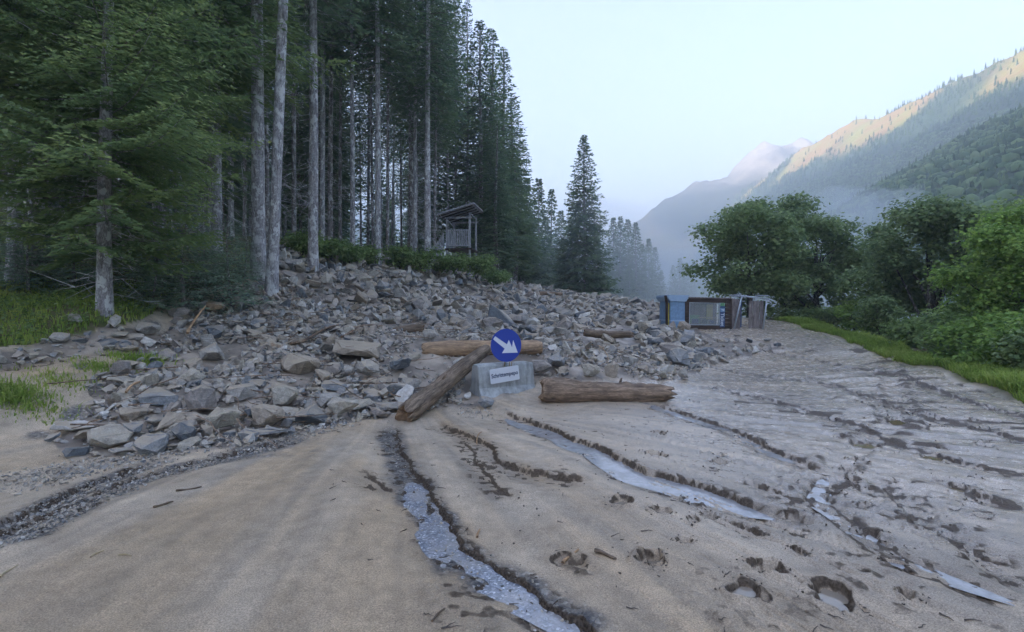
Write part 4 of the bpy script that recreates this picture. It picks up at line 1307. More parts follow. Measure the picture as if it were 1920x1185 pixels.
# word board on the front face (a thing fixed to the barrier: its own object)
def poly_prism(name, pts2, depth, mat, plane='XZ', y=0.0, bevel=0):
    """extrude a 2D outline (x,z) to a plate of given thickness; front at y, back at y+depth"""
    bm = bmesh.new()
    f = bm.faces.new([bm.verts.new((a, y, b_)) for a, b_ in pts2])
    r = bmesh.ops.extrude_face_region(bm, geom=[f])
    bmesh.ops.translate(bm, verts=[v for v in r['geom'] if isinstance(v, bmesh.types.BMVert)], vec=(0, depth, 0))
    bmesh.ops.recalc_face_normals(bm, faces=bm.faces[:])
    if bevel: bmesh.ops.bevel(bm, geom=bm.edges[:], offset=bevel, segments=2, affect='EDGES')
    me = bpy.data.meshes.new(name); bm.to_mesh(me); bm.free(); me.materials.append(mat)
    return me
def text_mesh(name, body, size, mat, depth=.002, bold=.0):
    cu = bpy.data.curves.new(name, 'FONT'); cu.body = body; cu.size = size; cu.extrude = depth; cu.offset = bold; cu.resolution_u = 3
    o = bpy.data.objects.new(name, cu); COL.objects.link(o)
    bpy.context.view_layer.update()
    dg = bpy.context.evaluated_depsgraph_get()
    me = bpy.data.meshes.new_from_object(o.evaluated_get(dg)); bpy.data.objects.remove(o)
    me.materials.clear(); me.materials.append(mat); me.name = name
    co = np.zeros(len(me.vertices) * 3); me.vertices.foreach_get('co', co); co = co.reshape(-1, 3)
    return me, co.min(0), co.max(0)
def rrect(w, h, r, k=4):
    out = []
    for cx, cz, a0 in ((w / 2 - r, h / 2 - r, 0), (-w / 2 + r, h / 2 - r, 90), (-w / 2 + r, -h / 2 + r, 180), (w / 2 - r, -h / 2 + r, 270)):
        for i in range(k + 1):
            a = math.radians(a0 + 90 * i / k); out.append((cx + r * math.cos(a), cz + r * math.sin(a)))
    return out
bp = V3(946.5, 702.5, 9.62)
board = empty("word_board", bp, (math.radians(2), math.radians(-7), byaw * .55))
tag(board, "white board with blue lettering fixed to the front of the concrete barrier", "sign")
link("plate", poly_prism("plate", rrect(.575, .275, .02), .014, M['sign_white'], bevel=.002), board, (0, 0, 0))
tm, lo, hi = text_mesh("lettering", "Schrittempepo", .105, M['sign_text'], .0015, .0018)
k = .525 / (hi[0] - lo[0])
link("lettering", tm, board, (-(lo[0] + hi[0]) / 2 * k, -.003, -.030), (math.radians(90), 0, 0), (k, k * 1.25, 1))
# round sign
sp = V3(949, 647.5, 9.78)
sign = empty("direction_sign", sp, (math.radians(-3), math.radians(2), math.radians(12)))
tag(sign, "round blue traffic sign with a white double-headed arrow pointing down right", "traffic sign")
disc = [(.298 * math.cos(a), .316 * math.sin(a)) for a in np.linspace(0, 2 * math.pi, 56, endpoint=False)]
link("disc", poly_prism("disc", disc, .012, M['sign_blue'], bevel=.002), sign)
# arrow outline traced in sign units (column, row about the sign's centre, in photo pixels of the enlargement)
arw = [(460,203),(436,240),(578,348),(548,402),(738,393),(678,243),(667,330),(625,243),(605,297)]
arw = [((a - 595) / 370 * .596, -(b_ - 308) / 395 * .632) for a, b_ in arw]
link("arrow", poly_prism("arrow", arw[::-1], .003, M['sign_white'], y=-.0035), sign)
pv, pq, pt = tube([(0, .03, .22), (0, .03, -.1), (0, .03, -.40)], [.022] * 3, 12, 0)
link("post", npmesh("post", pv, [pq, pt], M['steel'], True), sign)
for bx in (-.02, .075, .115):
    bv, bq, bt = tube([(bx, .0, -.40), (bx, .0, -.36), (bx, .0, -.315)], [.009] * 3, 8, 0)
    link("bolt", npmesh("bolt", bv, [bq, bt], M['bolt'], True), sign)
for zz in (.12, -.16):
    link("bracket", box_mesh("bracket", (-.07, .0125, zz - .015), (.07, .022, zz + .015), M['steel']), sign)

# ---------------------------------------------------------------- overturned ticket booth
KY = 22.0
u = KY / F
kb = V3(1250, 618, KY)
def kx(px): return (px - 1250) * u
def kz(py): return (618 - py) * u
booth = empty("ticket_booth", kb, (0, math.radians(1.0), math.radians(4)))
tag(booth, "small brown ticket booth lying on its side at the edge of the debris", "booth")
def part(name, x0, x1, y0, y1, z0, z1, mat, parent=None, bevel=.008, rot=None):
    bm = bmesh.new(); bmesh.ops.create_cube(bm, size=1)
    for v in bm.verts: v.co = Vector(((x0 + x1) / 2 + v.co.x * (x1 - x0), (y0 + y1) / 2 + v.co.y * (y1 - y0), (z0 + z1) / 2 + v.co.z * (z1 - z0)))
    if bevel: bmesh.ops.bevel(bm, geom=bm.edges[:], offset=min(bevel, abs(x1 - x0) / 3, abs(y1 - y0) / 3, abs(z1 - z0) / 3), segments=1, affect='EDGES')
    me = bpy.data.meshes.new(name); bm.to_mesh(me); bm.free(); me.materials.append(mat)
    return link(name, me, parent if parent is not None else booth, rot=rot)
def kp(name, px0, px1, py0, py1, y0, y1, mat, parent=None, bevel=.008):
    return part(name, kx(px0), kx(px1), y0, y1, kz(py1), kz(py0), mat, parent, bevel)
# base end: pale blue sheet-metal box with a flared cap
kp("base_box", 1256.5, 1285, 565, 616, .02, 1.3, M['tin'])
kp("base_band", 1256, 1285.5, 600, 603, .005, 1.31, M['tin_light'])
cap = poly_prism("cap", [(kx(1251), kz(553)), (kx(1291), kz(553)), (kx(1290), kz(557)), (kx(1286), kz(565)), (kx(1255), kz(565)), (kx(1250), kz(557))], 1.45, M['tin_light'], y=-.06, bevel=.01)
link("cap", cap, booth)
link("skid", poly_prism("skid", [(kx(1248), kz(554)), (kx(1249.6), kz(554)), (kx(1253), kz(567)), (kx(1253), kz(612)), (kx(1251.6), kz(612)), (kx(1251), kz(570))], .2, M['brown'], y=.05), booth)
kp("side_panel", 1253.6, 1256.4, 568, 611, .10, .30, M['yellow'])
# glazed cabin
for nm, c in (("frame_board", (1285, 1293, 560, 616)), ("frame_board", (1293, 1372, 558, 566)), ("frame_board", (1293, 1372, 609, 617))):
    kp(nm, *c, .0, .09, M['brown'])
kp("roof_board", 1285, 1372, 556, 558, -.04, 1.35, M['greywood'])
kp("floor_board", 1287, 1371, 616, 619, .02, 1.3, M['brown'])
kp("back_wall", 1293, 1372, 560, 616, 1.22, 1.30, M['greywood'])
kp("end_wall", 1286, 1290, 561, 615, .10, 1.22, M['brown'])
win = kp("window", 1293, 1294.6, 566, 609, .005, .07, M['steel'])
kp("frame", 1351, 1352.5, 566, 609, .005, .07, M['steel'], win)
kp("frame", 1294.6, 1351, 566, 567.5, .005, .07, M['steel'], win)
kp("frame", 1294.6, 1351, 607.5, 609, .005, .07, M['steel'], win)
kp("pane", 1294.6, 1351, 567.5, 607.5, .035, .043, M['glass'], win, 0)
# what is seen inside
kp("shelf", 1316, 1350, 594, 595.2, .15, .9, M['straw'])
kp("cupboard", 1300, 1320, 590, 606, .35, .9, M['green'])
kp("screen", 1304, 1317, 597, 606, .28, .34, M['navy'])
kp("rear_panel", 1338, 1350, 569, 598, .55, .62, M['yellow'])
kp("till", 1324, 1334, 598, 606, .3, .7, M['black'])
kp("till", 1338, 1348, 600, 606, .3, .6, M['navy'])
# sign column with its upended lettering
sc = kp("lettered_panel", 1352.5, 1362, 572, 612, -.018, -.002, M['navy'])
pk = kp("parking_symbol", 1352.8, 1361.7, 576, 583, -.022, -.018, M['tin'], sc, .002)
tm, lo, hi = text_mesh("letter", "P", .2, M['sign_white'], .002, .004)
k = 5.6 * u / (hi[1] - lo[1])
link("letter", tm, sc, (kx(1354.8), -.026, kz(577.4)), (math.radians(90), math.radians(90), 0), (k, k, 1))
tm, lo, hi = text_mesh("lettering", "Ticket", .2, M['sign_white'], .002, .004)
kxx = 25.0 * u / (hi[0] - lo[0]); kyy = 7.0 * u / (hi[1] - lo[1])
link("lettering", tm, sc, (kx(1354.0), -.026, kz(585.0)), (math.radians(90), math.radians(90), 0), (kxx, kyy, 1))
kp("panel_top", 1353, 1361, 566.5, 575, -.012, -.004, M['green'], sc, .002)
for i in range(8):
    z0 = 561 + i * 6.9
    kp("cladding_board", 1362.4, 1372.5, z0, z0 + 6.4, -.02 - .004 * (i % 2), .03, M['brown'])
kp("corner_post", 1372.5, 1376, 557, 620, -.03, .1, M['brown'])
kp("foot_beam", 1345, 1376, 619, 622, .0, 1.2, M['black'])
# roof end: grey planks, steel tube frame
for i, (a, b_) in enumerate(((1376, 1383), (1383.4, 1389), (1389.4, 1395))):
    kp("plank", a, b_, 557 + i * 1.2, 617, .05 + .02 * i, .10 + .02 * i, M['greywood'])
kp("dark_panel", 1395, 1401, 560, 612, .25, 1.2, M['navy'])
for i, (a, b_, yy) in enumerate(((1411, 1418, .06), (1418.6, 1425, .04), (1425.6, 1431.5, .06), (1432, 1439, .03))):
    kp("plank", a, b_, 561, 614, yy, yy + .05, M['greywood'])
def bar(p, q, rad, name="tube", mat='steel'):
    vv, qq_, tt_ = tube([p, (np.array(p) + np.array(q)) / 2, q], [rad] * 3, 8, 0)
    return link(name, npmesh(name, vv, [qq_, tt_], M[mat], True), booth)
K = lambda px, py, y: (kx(px), y, kz(py))
bar(K(1390,552,-.05), K(1447,557,-.05), .035); bar(K(1392,551,.9), K(1447,552.5,.9), .03)
bar(K(1394,551,-.05), K(1379,616,-.05), .035); bar(K(1443,556,-.05), K(1436,617,-.05), .035)
bar(K(1379,616,-.05), K(1438,618,-.05), .03); bar(K(1402,553,.9), K(1400,612,.9), .028); bar(K(1440,553,.9), K(1434,612,.9), .028)
bar(K(1392,549,-.05), K(1392,551,.95), .03); bar(K(1445,551,-.05), K(1445,550,.95), .03)
kp("rail_foot", 1426, 1440, 617, 621, -.12, .2, M['black'])
# the ground is heaped against it
# ---------------------------------------------------------------- raised wooden hide at the forest edge
HYD = 30.0; uh = HYD / F
hb = V3(825, 505, HYD)
hide = empty("raised_hide", hb, (0, 0, math.radians(-8)))
tag(hide, "small open wooden hide on posts with a slanted roof at the forest edge", "hide")
hx = lambda px: (px - 825) * uh
hz_ = lambda py: (505 - py) * uh
def hp(name, px0, px1, py0, py1, y0, y1, mat=None, parent=None):
    return part(name, hx(px0), hx(px1), y0, y1, hz_(py1), hz_(py0), mat or M['hidewood'], parent or hide, .006)
for (a, y) in ((836, 0), (880, 0), (836, 1.7), (880, 1.7)):
    hp("post", a, a + 3.4, 400 if a > 850 else 408, 512, y, y + .11)
roof = link("roof", poly_prism("roof", [(hx(823), hz_(404)), (hx(893), hz_(384)), (hx(894), hz_(386.5)), (hx(824), hz_(406.5))], 2.7, M['hidewood'], y=-.5), hide)
for i in range(5):
    link("rafter", poly_prism("rafter", [(hx(827), hz_(406.8)), (hx(890), hz_(388.9)), (hx(890), hz_(391)), (hx(827), hz_(409))], .06, M['brown'], y=-.42 + i * .58), hide)
for i in range(9):
    link("batten", poly_prism("batten", [(hx(825 + i * 7.4), hz_(402.4 - i * 2.12)), (hx(827.4 + i * 7.4), hz_(401.6 - i * 2.12)), (hx(827.4 + i * 7.4), hz_(402.9 - i * 2.12)), (hx(825 + i * 7.4), hz_(403.6 - i * 2.12))], 2.72, M['hidewood'], y=-.52), hide)
hp("beam", 834, 886, 407.5, 410.5, -.02, .08); hp("beam", 834, 886, 407.5, 410.5, 1.7, 1.8)
hp("floor", 834, 886, 466, 469, -.05, 1.85, M['brown'])
hp("rail", 836, 884, 431, 433.5, -.03, .05); hp("rail", 836, 884, 460, 462, -.03, .03)
for i in range(12):
    hp("slat", 840 + i * 3.5, 842.2 + i * 3.5, 433.5, 463, -.02, .01)
for i in range(8):
    part("slat", hx(835.2), hx(836), .12 + i * .2, .24 + i * .2, hz_(463), hz_(433), M['hidewood'], hide, .004)
for a, b_ in ((( 838, 412), (850, 424)), ((882, 400), (892, 411))):
    vv, qq_, tt_ = tube([(hx(a[0]), .05, hz_(a[1])), (hx((a[0] + b_[0]) / 2), .05, hz_((a[1] + b_[1]) / 2)), (hx(b_[0]), .05, hz_(b_[1]))], [.04] * 3, 6, 0)
    link("brace", npmesh("brace", vv, [qq_, tt_], M['hidewood'], True), hide)
# stair with boarded side down to the left
link("stair_stringer", poly_prism("stair_stringer", [(hx(834), hz_(466)), (hx(836), hz_(470)), (hx(818), hz_(492)), (hx(814), hz_(490))], .07, M['hidewood'], y=-.1), hide)
for i in range(6):
    hp("stair_board", 812 + i * 3.6, 814.9 + i * 3.6, 462 - i * 5, 489 - i * 3.8, -.06, -.03)
# ---------------------------------------------------------------- conifers
def blades(base, d, ln, wd, nrm):
    """diamond shaped sprays: base point, unit direction, length, width, up normal"""
    side = np.cross(d, nrm); side /= np.linalg.norm(side, axis=1, keepdims=True) + 1e-9
    mid = base + d * (ln * .45)[:, None]
    V = np.stack([base, mid + side * (wd * .5)[:, None], base + d * ln[:, None], mid - side * (wd * .5)[:, None]], 1)
    n = len(base)
    return V.reshape(-1, 3), np.arange(n * 4).reshape(n, 4)

def spruce_crown(seed, zb, zt, R, nbr, tstep, bstep, blen, bwid, droop=.35, lowfull=.12, sparse=0.0, power=.85, lift_top=.45):
    r = np.random.default_rng(seed)
    B, D, Ln, Wd, Nm, Tn = [], [], [], [], [], []
    axes = []
    for i in range(nbr):
        u = ((i + r.uniform(0, 1)) / nbr) ** .92
        z = zb + (zt - zb) * u
        prof = (1 - u) ** power * min(1.0, .55 + u / max(lowfull, 1e-3) * .45)
        L = R * prof * r.uniform(.68, 1.12) + .12
        a = i * 2.399963 + r.normal(0, .35)
        if r.uniform() < sparse: continue
        ca, sa = math.cos(a), math.sin(a)
        up = -droop * (1 - u) * 1.0 + lift_top * u ** 1.6
        t = np.linspace(0, 1, 6)
        hz = L * t; vz = L * (up * t + .22 * (1 - u) * t ** 3 + r.normal(0, .03) * t)
        axes.append(np.stack([hz * ca, hz * sa, z + vz], 1))
        nt = max(3, int(L / tstep))
        tk = (np.arange(nt) + r.uniform(.1, .9, nt)) / nt * .92 + .08
        tk = tk[tk > .12]
        tone_b = r.uniform(.15, .75)
        for sgn in (1, -1):
            tl = (L * .40 * (1 - tk ** 1.6) + .10 + .05 * L) * r.uniform(.7, 1.15, len(tk))
            px_, pz_ = L * tk, L * (up * tk + .22 * (1 - u) * tk ** 3)
            ang = a + sgn * r.uniform(.75, 1.15, len(tk))
            nb = np.maximum(1, (tl / bstep).astype(int))
            rep = np.repeat(np.arange(len(tk)), nb)
            w = np.concatenate([(np.arange(k) + r.uniform(0, 1)) / k for k in nb])
            s = tl[rep] * w
            bx = px_[rep] * ca + s * np.cos(ang[rep]); by = px_[rep] * sa + s * np.sin(ang[rep])
            bz = z + pz_[rep] - .30 * s * w * (1.2 - u) - .03 * s + r.normal(0, .02, len(s))
            al = r.choice([-1, 1], len(s)) * r.uniform(.25, .75, len(s))
            da = ang[rep] + al
            D.append(np.stack([np.cos(da), np.sin(da), r.normal(-.22 * (1.1 - u), .22, len(s))], 1))
            B.append(np.stack([bx, by, bz], 1))
            Ln.append(blen * r.uniform(.7, 1.3, len(s)) * (1 - .25 * w) * (1 - .55 * u)); Wd.append(bwid * r.uniform(.7, 1.3, len(s)))
            Nm.append(np.stack([r.normal(0, .6, len(s)) + ca * .9, r.normal(0, .6, len(s)) + sa * .9, np.full(len(s), .9)], 1))
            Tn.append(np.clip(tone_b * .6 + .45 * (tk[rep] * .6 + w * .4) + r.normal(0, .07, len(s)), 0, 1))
        # tip sprays
        k = 3
        B.append(np.repeat(axes[-1][-2:-1], k, 0)); D.append(np.stack([ca + r.normal(0, .3, k), sa + r.normal(0, .3, k), r.normal(-.05, .1, k)], 1))
        Ln.append(np.full(k, blen * 1.3 * (1 - .6 * u))); Wd.append(np.full(k, bwid)); Nm.append(np.stack([r.normal(0, .3, k), r.normal(0, .3, k), np.ones(k)], 1)); Tn.append(np.full(k, .8))
    B, D, Ln, Wd, Nm, Tn = map(np.concatenate, (B, D, Ln, Wd, Nm, Tn))
    # leader
    D /= np.linalg.norm(D, axis=1, keepdims=True)
    V, q = blades(B, D, Ln, Wd, Nm)
    return V, q, np.repeat(Tn, 4), axes
def strips(axes, r0, r1=.004):
    """three-sided tapering stems for all branches of one tree, one mesh"""
    Vs, Q = [], []; off = 0
    for A in axes:
        n = len(A); k = 3
        rad = np.linspace(r0, r1, n)
        t = 2 * np.pi * np.arange(k) / k
        d = A[-1] - A[0]; d /= np.linalg.norm(d) + 1e-9
        s = np.cross(d, [0, 0, 1.0]); s /= np.linalg.norm(s) + 1e-9; w = np.cross(s, d)
        V = A[:, None] + rad[:, None, None] * (s[None, None] * np.cos(t)[None, :, None] + w[None, None] * np.sin(t)[None, :, None])
        Vs.append(V.reshape(-1, 3)); idx = np.arange(n * k).reshape(n, k) + off; off += n * k
        Q.append(np.stack([idx[:-1], np.roll(idx[:-1], -1, 1), np.roll(idx[1:], -1, 1), idx[1:]], -1).reshape(-1, 4))
    return np.concatenate(Vs), np.concatenate(Q)
def trunk_mesh(name, H, r0, mat, seed, seg=12, n=18, wob=.05, flare=.35):
    z = np.linspace(-.5, H, n); t = np.clip(z / H, 0, 1)
    path = np.stack([wob * np.sin(t * 6 + seed), wob * np.cos(t * 5 + seed * 2) - wob, z], 1)
    rad = r0 * (1 - t * .88) ** .85 * (1 + flare * np.exp(-np.clip(z, 0, None) / .35))
    rad[-1] = .01
    V, q, tr = tube(path, rad, seg, .05, seed)
    return npmesh(name, V, [q], mat, True)
def dead_twigs(seed, z0, z1, n, lmax, r0):
    r = np.random.default_rng(seed); ax = []
    for i in range(n):
        z = r.uniform(z0, z1); a = r.uniform(0, 6.28); L = lmax * r.uniform(.25, 1) ** 1.3
        t = np.linspace(0, 1, 4)[:, None]
        d = np.array([math.cos(a), math.sin(a), r.uniform(-.45, .15)])
        A = np.array([0, 0, z]) + d * L * t + np.array([0, 0, -.18 * L]) * t ** 2 + r.normal(0, .03, (4, 3)) * t
        ax.append(A)
        for s in range(int(r.integers(0, 3))):
            k = int(r.integers(1, 3)); d2 = d + r.normal(0, .6, 3)
            ax.append(A[k] + d2 * L * .35 * np.linspace(0, 1, 3)[:, None])
    return strips(ax, r0, .003)

KINDS_ = {}
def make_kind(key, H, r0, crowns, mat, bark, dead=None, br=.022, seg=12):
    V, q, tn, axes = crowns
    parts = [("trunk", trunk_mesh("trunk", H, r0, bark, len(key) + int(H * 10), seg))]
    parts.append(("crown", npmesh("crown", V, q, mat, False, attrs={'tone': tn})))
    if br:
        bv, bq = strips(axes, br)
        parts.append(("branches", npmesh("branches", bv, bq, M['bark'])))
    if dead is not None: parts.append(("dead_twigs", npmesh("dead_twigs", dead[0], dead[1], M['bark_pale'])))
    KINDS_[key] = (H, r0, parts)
# tall bare-stemmed spruces: crown from a third or half of the height upward
make_kind('tall1', 26, .17, spruce_crown(1, 10.5, 26, 2.6, 190, .26, .22, .34, .11, .5, sparse=.1), M['needle'], M['bark_pale'], dead_twigs(1, 1.8, 11, 90, 1.0, .012))
make_kind('tall2', 26, .17, spruce_crown(2, 9.0, 26, 2.9, 230, .26, .20, .34, .10, .6, sparse=.08), M['needle'], M['bark'], dead_twigs(2, 1.5, 10, 120, 1.2, .012))
make_kind('tall3', 26, .17, spruce_crown(3, 13, 26, 2.2, 170, .26, .20, .34, .10, .45), M['needle'], M['bark'], dead_twigs(3, 2.5, 13.5, 110, .8, .012))
make_kind('full', 24, .17, spruce_crown(4, 2.5, 24, 3.5, 300, .25, .20, .42, .14, .5), M['needle'], M['bark'], dead_twigs(4, 1, 4, 30, .9, .012))
# near ones with fine sprays
make_kind('near1', 15, .15, spruce_crown(11, 1.25, 15, 3.5, 230, .095, .062, .155, .048, .20, lowfull=.18), M['needle_near'], M['bark_pale'], dead_twigs(11, .4, 3, 50, 1.2, .009), .02, 16)
make_kind('near2', 20, .17, spruce_crown(12, 4.6, 20, 3.6, 190, .14, .09, .22, .07, .42), M['needle_near'], M['bark'], dead_twigs(12, 1.0, 5, 60, 1.3, .010), .022, 16)
make_kind('sapling', 3.2, .05, spruce_crown(13, .1, 3.2, 1.15, 100, .09, .075, .12, .034, .15, lowfull=.02), M['needle_blue'], M['bark'], None, .010, 8)
# distant ones
make_kind('far1', 19, .2, spruce_crown(21, .6, 19, 4.4, 380, .26, .24, .55, .20, .35, lowfull=.04, sparse=.08, power=.85), M['needle'], M['bark'], None, .03, 8)
make_kind('far2', 17, .2, spruce_crown(22, .5, 17, 3.3, 190, .34, .32, .75, .34, .35, lowfull=.04), M['needle'], M['bark'], None, None, 6)
make_kind('far3', 17, .2, spruce_crown(23, .5, 17, 3.9, 200, .34, .32, .75, .34, .4, lowfull=.04, sparse=.08), M['needle'], M['bark'], None, None, 6)

def tree(kind, x, y, H, rad=None, label=None, group=None, lean=(0, 0), yaw=0.0, skip=(), wide=1.0, bark=None, z=None, cat="tree", name="spruce_tree"):
    Hn, r0, parts = KINDS_[kind]
    s = H / Hn
    zz = float(zbase(np.array([x]), np.array([y]))[0]) if z is None else z
    root = empty(name, (x, y, zz - .08), (lean[0], lean[1], yaw), 1.0)
    tag(root, label, cat, group)
    for nm, me in parts:
        if nm in skip: continue
        if nm == 'trunk':
            if bark is not None:
                me = me.copy(); me.materials.clear(); me.materials.append(bark)
            k = (rad / r0) if rad else s
            o = link(nm, me, root, scale=(k, k, s))
        else:
            o = link(nm, me, root, scale=(s * wide, s * wide, s))
            if nm in ('dead_twigs', 'branches'): o["kind"] = "stuff"
    return root
def tree_px(kind, px, Y, H, wpx=None, label=None, group="spruces at the forest edge", **k):
    x = (px - 960) / F * Y
    return tree(kind, x, Y, H, None if wpx is None else wpx / 2 / F * Y, label, group, **k)
GE = "spruces at the forest edge"
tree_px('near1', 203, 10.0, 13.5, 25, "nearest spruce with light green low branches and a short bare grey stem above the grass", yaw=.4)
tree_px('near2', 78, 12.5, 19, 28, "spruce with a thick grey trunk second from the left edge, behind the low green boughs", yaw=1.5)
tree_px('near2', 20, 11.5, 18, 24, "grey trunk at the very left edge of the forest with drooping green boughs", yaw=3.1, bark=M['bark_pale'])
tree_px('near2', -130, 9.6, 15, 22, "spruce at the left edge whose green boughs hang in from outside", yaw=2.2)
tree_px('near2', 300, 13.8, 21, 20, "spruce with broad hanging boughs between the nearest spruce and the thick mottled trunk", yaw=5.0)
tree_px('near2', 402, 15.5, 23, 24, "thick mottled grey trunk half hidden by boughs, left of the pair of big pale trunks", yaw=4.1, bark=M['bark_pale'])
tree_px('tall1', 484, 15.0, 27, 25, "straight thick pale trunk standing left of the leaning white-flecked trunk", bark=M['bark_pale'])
tree_px('tall3', 508, 14.3, 26, 21, "leaning trunk flecked white with lichen at the edge of the stones", lean=(0, math.radians(2.6)), bark=M['bark_pale'], yaw=0)
tree_px('tall2', 582, 18.2, 27, 19, "pale trunk rising straight out of the stones with boughs overhead", yaw=2.0, bark=M['bark_pale'])
tree_px('tall3', 551, 24, 27, 9, "slim grey trunk between the leaning trunk and the trunk in the stones")
tree_px('tall2', 372, 22, 26, 9, "thin trunk seen left of the thick mottled trunk", yaw=.7)
tree_px('tall1', 434, 25, 27, 8, "thin straight trunk in the gap right of the thick mottled trunk", yaw=.2)
tree_px('tall3', 457, 28, 27, 7, "second thin trunk in the gap right of the thick mottled trunk", yaw=.9)
tree_px('tall1', 604, 26, 27, 10, "first of the slim trunk pair right of the trunk in the stones", yaw=2.9)
tree_px('tall2', 622, 27, 27, 10, "second of the slim trunk pair right of the trunk in the stones", yaw=3.9)
tree_px('tall3', 640, 30, 27, 7, "thin trunk with many dead twigs just right of the slim trunk pair", yaw=4.4)
tree_px('tall1', 660, 26, 26, 9, "slender pale trunk left of the tall light trunk with dead twigs", yaw=.3, bark=M['bark_pale'])
tree_px('tall2', 705, 26, 29, 12, "tall light trunk in the middle of the forest edge above the green shrubs", yaw=1.8, bark=M['bark_pale'])
tree_px('tall3', 726, 29, 27, 7, "trunk bristling with dead twigs right of the tall light trunk", yaw=2.5)
tree_px('tall1', 779, 31, 28, 8, "slim trunk left of the stout trunk beside the wooden hide", yaw=3.5)
tree_px('tall2', 805, 29, 27, 13, "stout pale trunk standing left of the wooden hide", yaw=5.1, bark=M['bark_pale'])
tree_px('tall1', 838, 42, 27, 6, "thin trunk directly behind the wooden hide's left post", yaw=1.1)
tree_px('tall2', 853, 43, 25, 6, "thin trunk rising above the left half of the hide's roof", yaw=2.1)
tree_px('tall3', 876, 44, 23.5, 7, "thin pale trunk rising above the right half of the hide's roof", yaw=3.1)
tree_px('tall2', 770, 33, 29.5, 10, "tall dark spruce whose top stands against the sky left of the sloping treeline", yaw=.1)
tree_px('full', 900, 44, 22, 12, wide=1.35, label= "spruce with a pointed top right above the wooden hide", yaw=.6)
tree_px('full', 921, 48, 23.5, 12, wide=1.35, label= "spruce next right in the sloping treeline after the one above the hide", yaw=1.9)
tree_px('full', 944, 52, 24.0, 12, wide=1.35, label= "spruce in the sloping treeline with its crown reaching down to the shrubs", yaw=3.3)
tree_px('full', 962, 57, 21.5, 12, wide=1.35, label= "outermost tall spruce of the sloping treeline", yaw=4.8)
tree_px('full', 930, 40, 13, 10, wide=1.35, label= "shorter dark spruce in front of the sloping treeline right of the hide", yaw=2.6)
tree_px('full', 968, 50, 12, 10, wide=1.35, label= "shorter spruce at the right foot of the sloping treeline", yaw=5.6)

# the wood behind
rt = np.random.default_rng(99)
spots = []
tries = 0
while len(spots) < 118 and tries < 30000:
    tries += 1
    Y = rt.uniform(17, 75); px = rt.uniform(-260, 955)
    x = (px - 960) / F * Y
    if x > -5.2 + (Y - 30) * .13: continue
    if Y < 21 and px > 330: continue
    if px > 520 and Y < 32: continue
    if any((x - a) ** 2 + (Y - b_) ** 2 < (2.3 if Y > 40 else 2.0) ** 2 for a, b_ in spots): continue
    spots.append((x, Y))
for i, (x, Y) in enumerate(spots):
    px = 960 + F * x / Y
    edge_ = x > -9 + (Y - 30) * .13
    kind = ['tall1', 'tall2', 'tall3', 'tall2'][i % 4] if not (edge_ and Y > 38) else ['full', 'tall2'][i % 2]
    if i % 5 == 0 and not edge_: kind = 'full'
    depth = "deep in the forest" if Y > 40 else "in the forest's inner rows"
    where = "far left" if px < 120 else "left, behind the near boughs" if px < 400 else "between the big pale trunks" if px < 600 else "behind the middle of the forest edge" if px < 780 else "behind the wooden hide"
    where = "far left" if px < 120 else "behind the near boughs" if px < 400 else "between the big pale trunks" if px < 600 else "behind the forest edge's middle" if px < 780 else "behind the wooden hide"
    tree(kind, x, Y, rt.uniform(23, 28) if px < 860 else rt.uniform(19, 22.5), rt.uniform(.08, .15), "slender spruce %s, %s" % (depth, where), "spruces crowded in the forest",
         yaw=rt.uniform(0, 6.28), lean=(rt.normal(0, .012), rt.normal(0, .012)))

_crowd = {}
for o_ in [o for o in COL.objects if o.get("group") == "spruces crowded in the forest"]:
    _crowd.setdefault(o_["label"], []).append(o_)
for lab_, lst_ in _crowd.items():
    lst_.sort(key=lambda o: o.location.x / o.location.y)
    if 1 < len(lst_) <= 6:
        for k_, o_ in enumerate(lst_):
            o_["label"] = (["leftmost", "second from left", "third from left", "fourth from left", "fifth from left"][k_] if k_ < len(lst_) - 1 else "rightmost") + " " + lab_
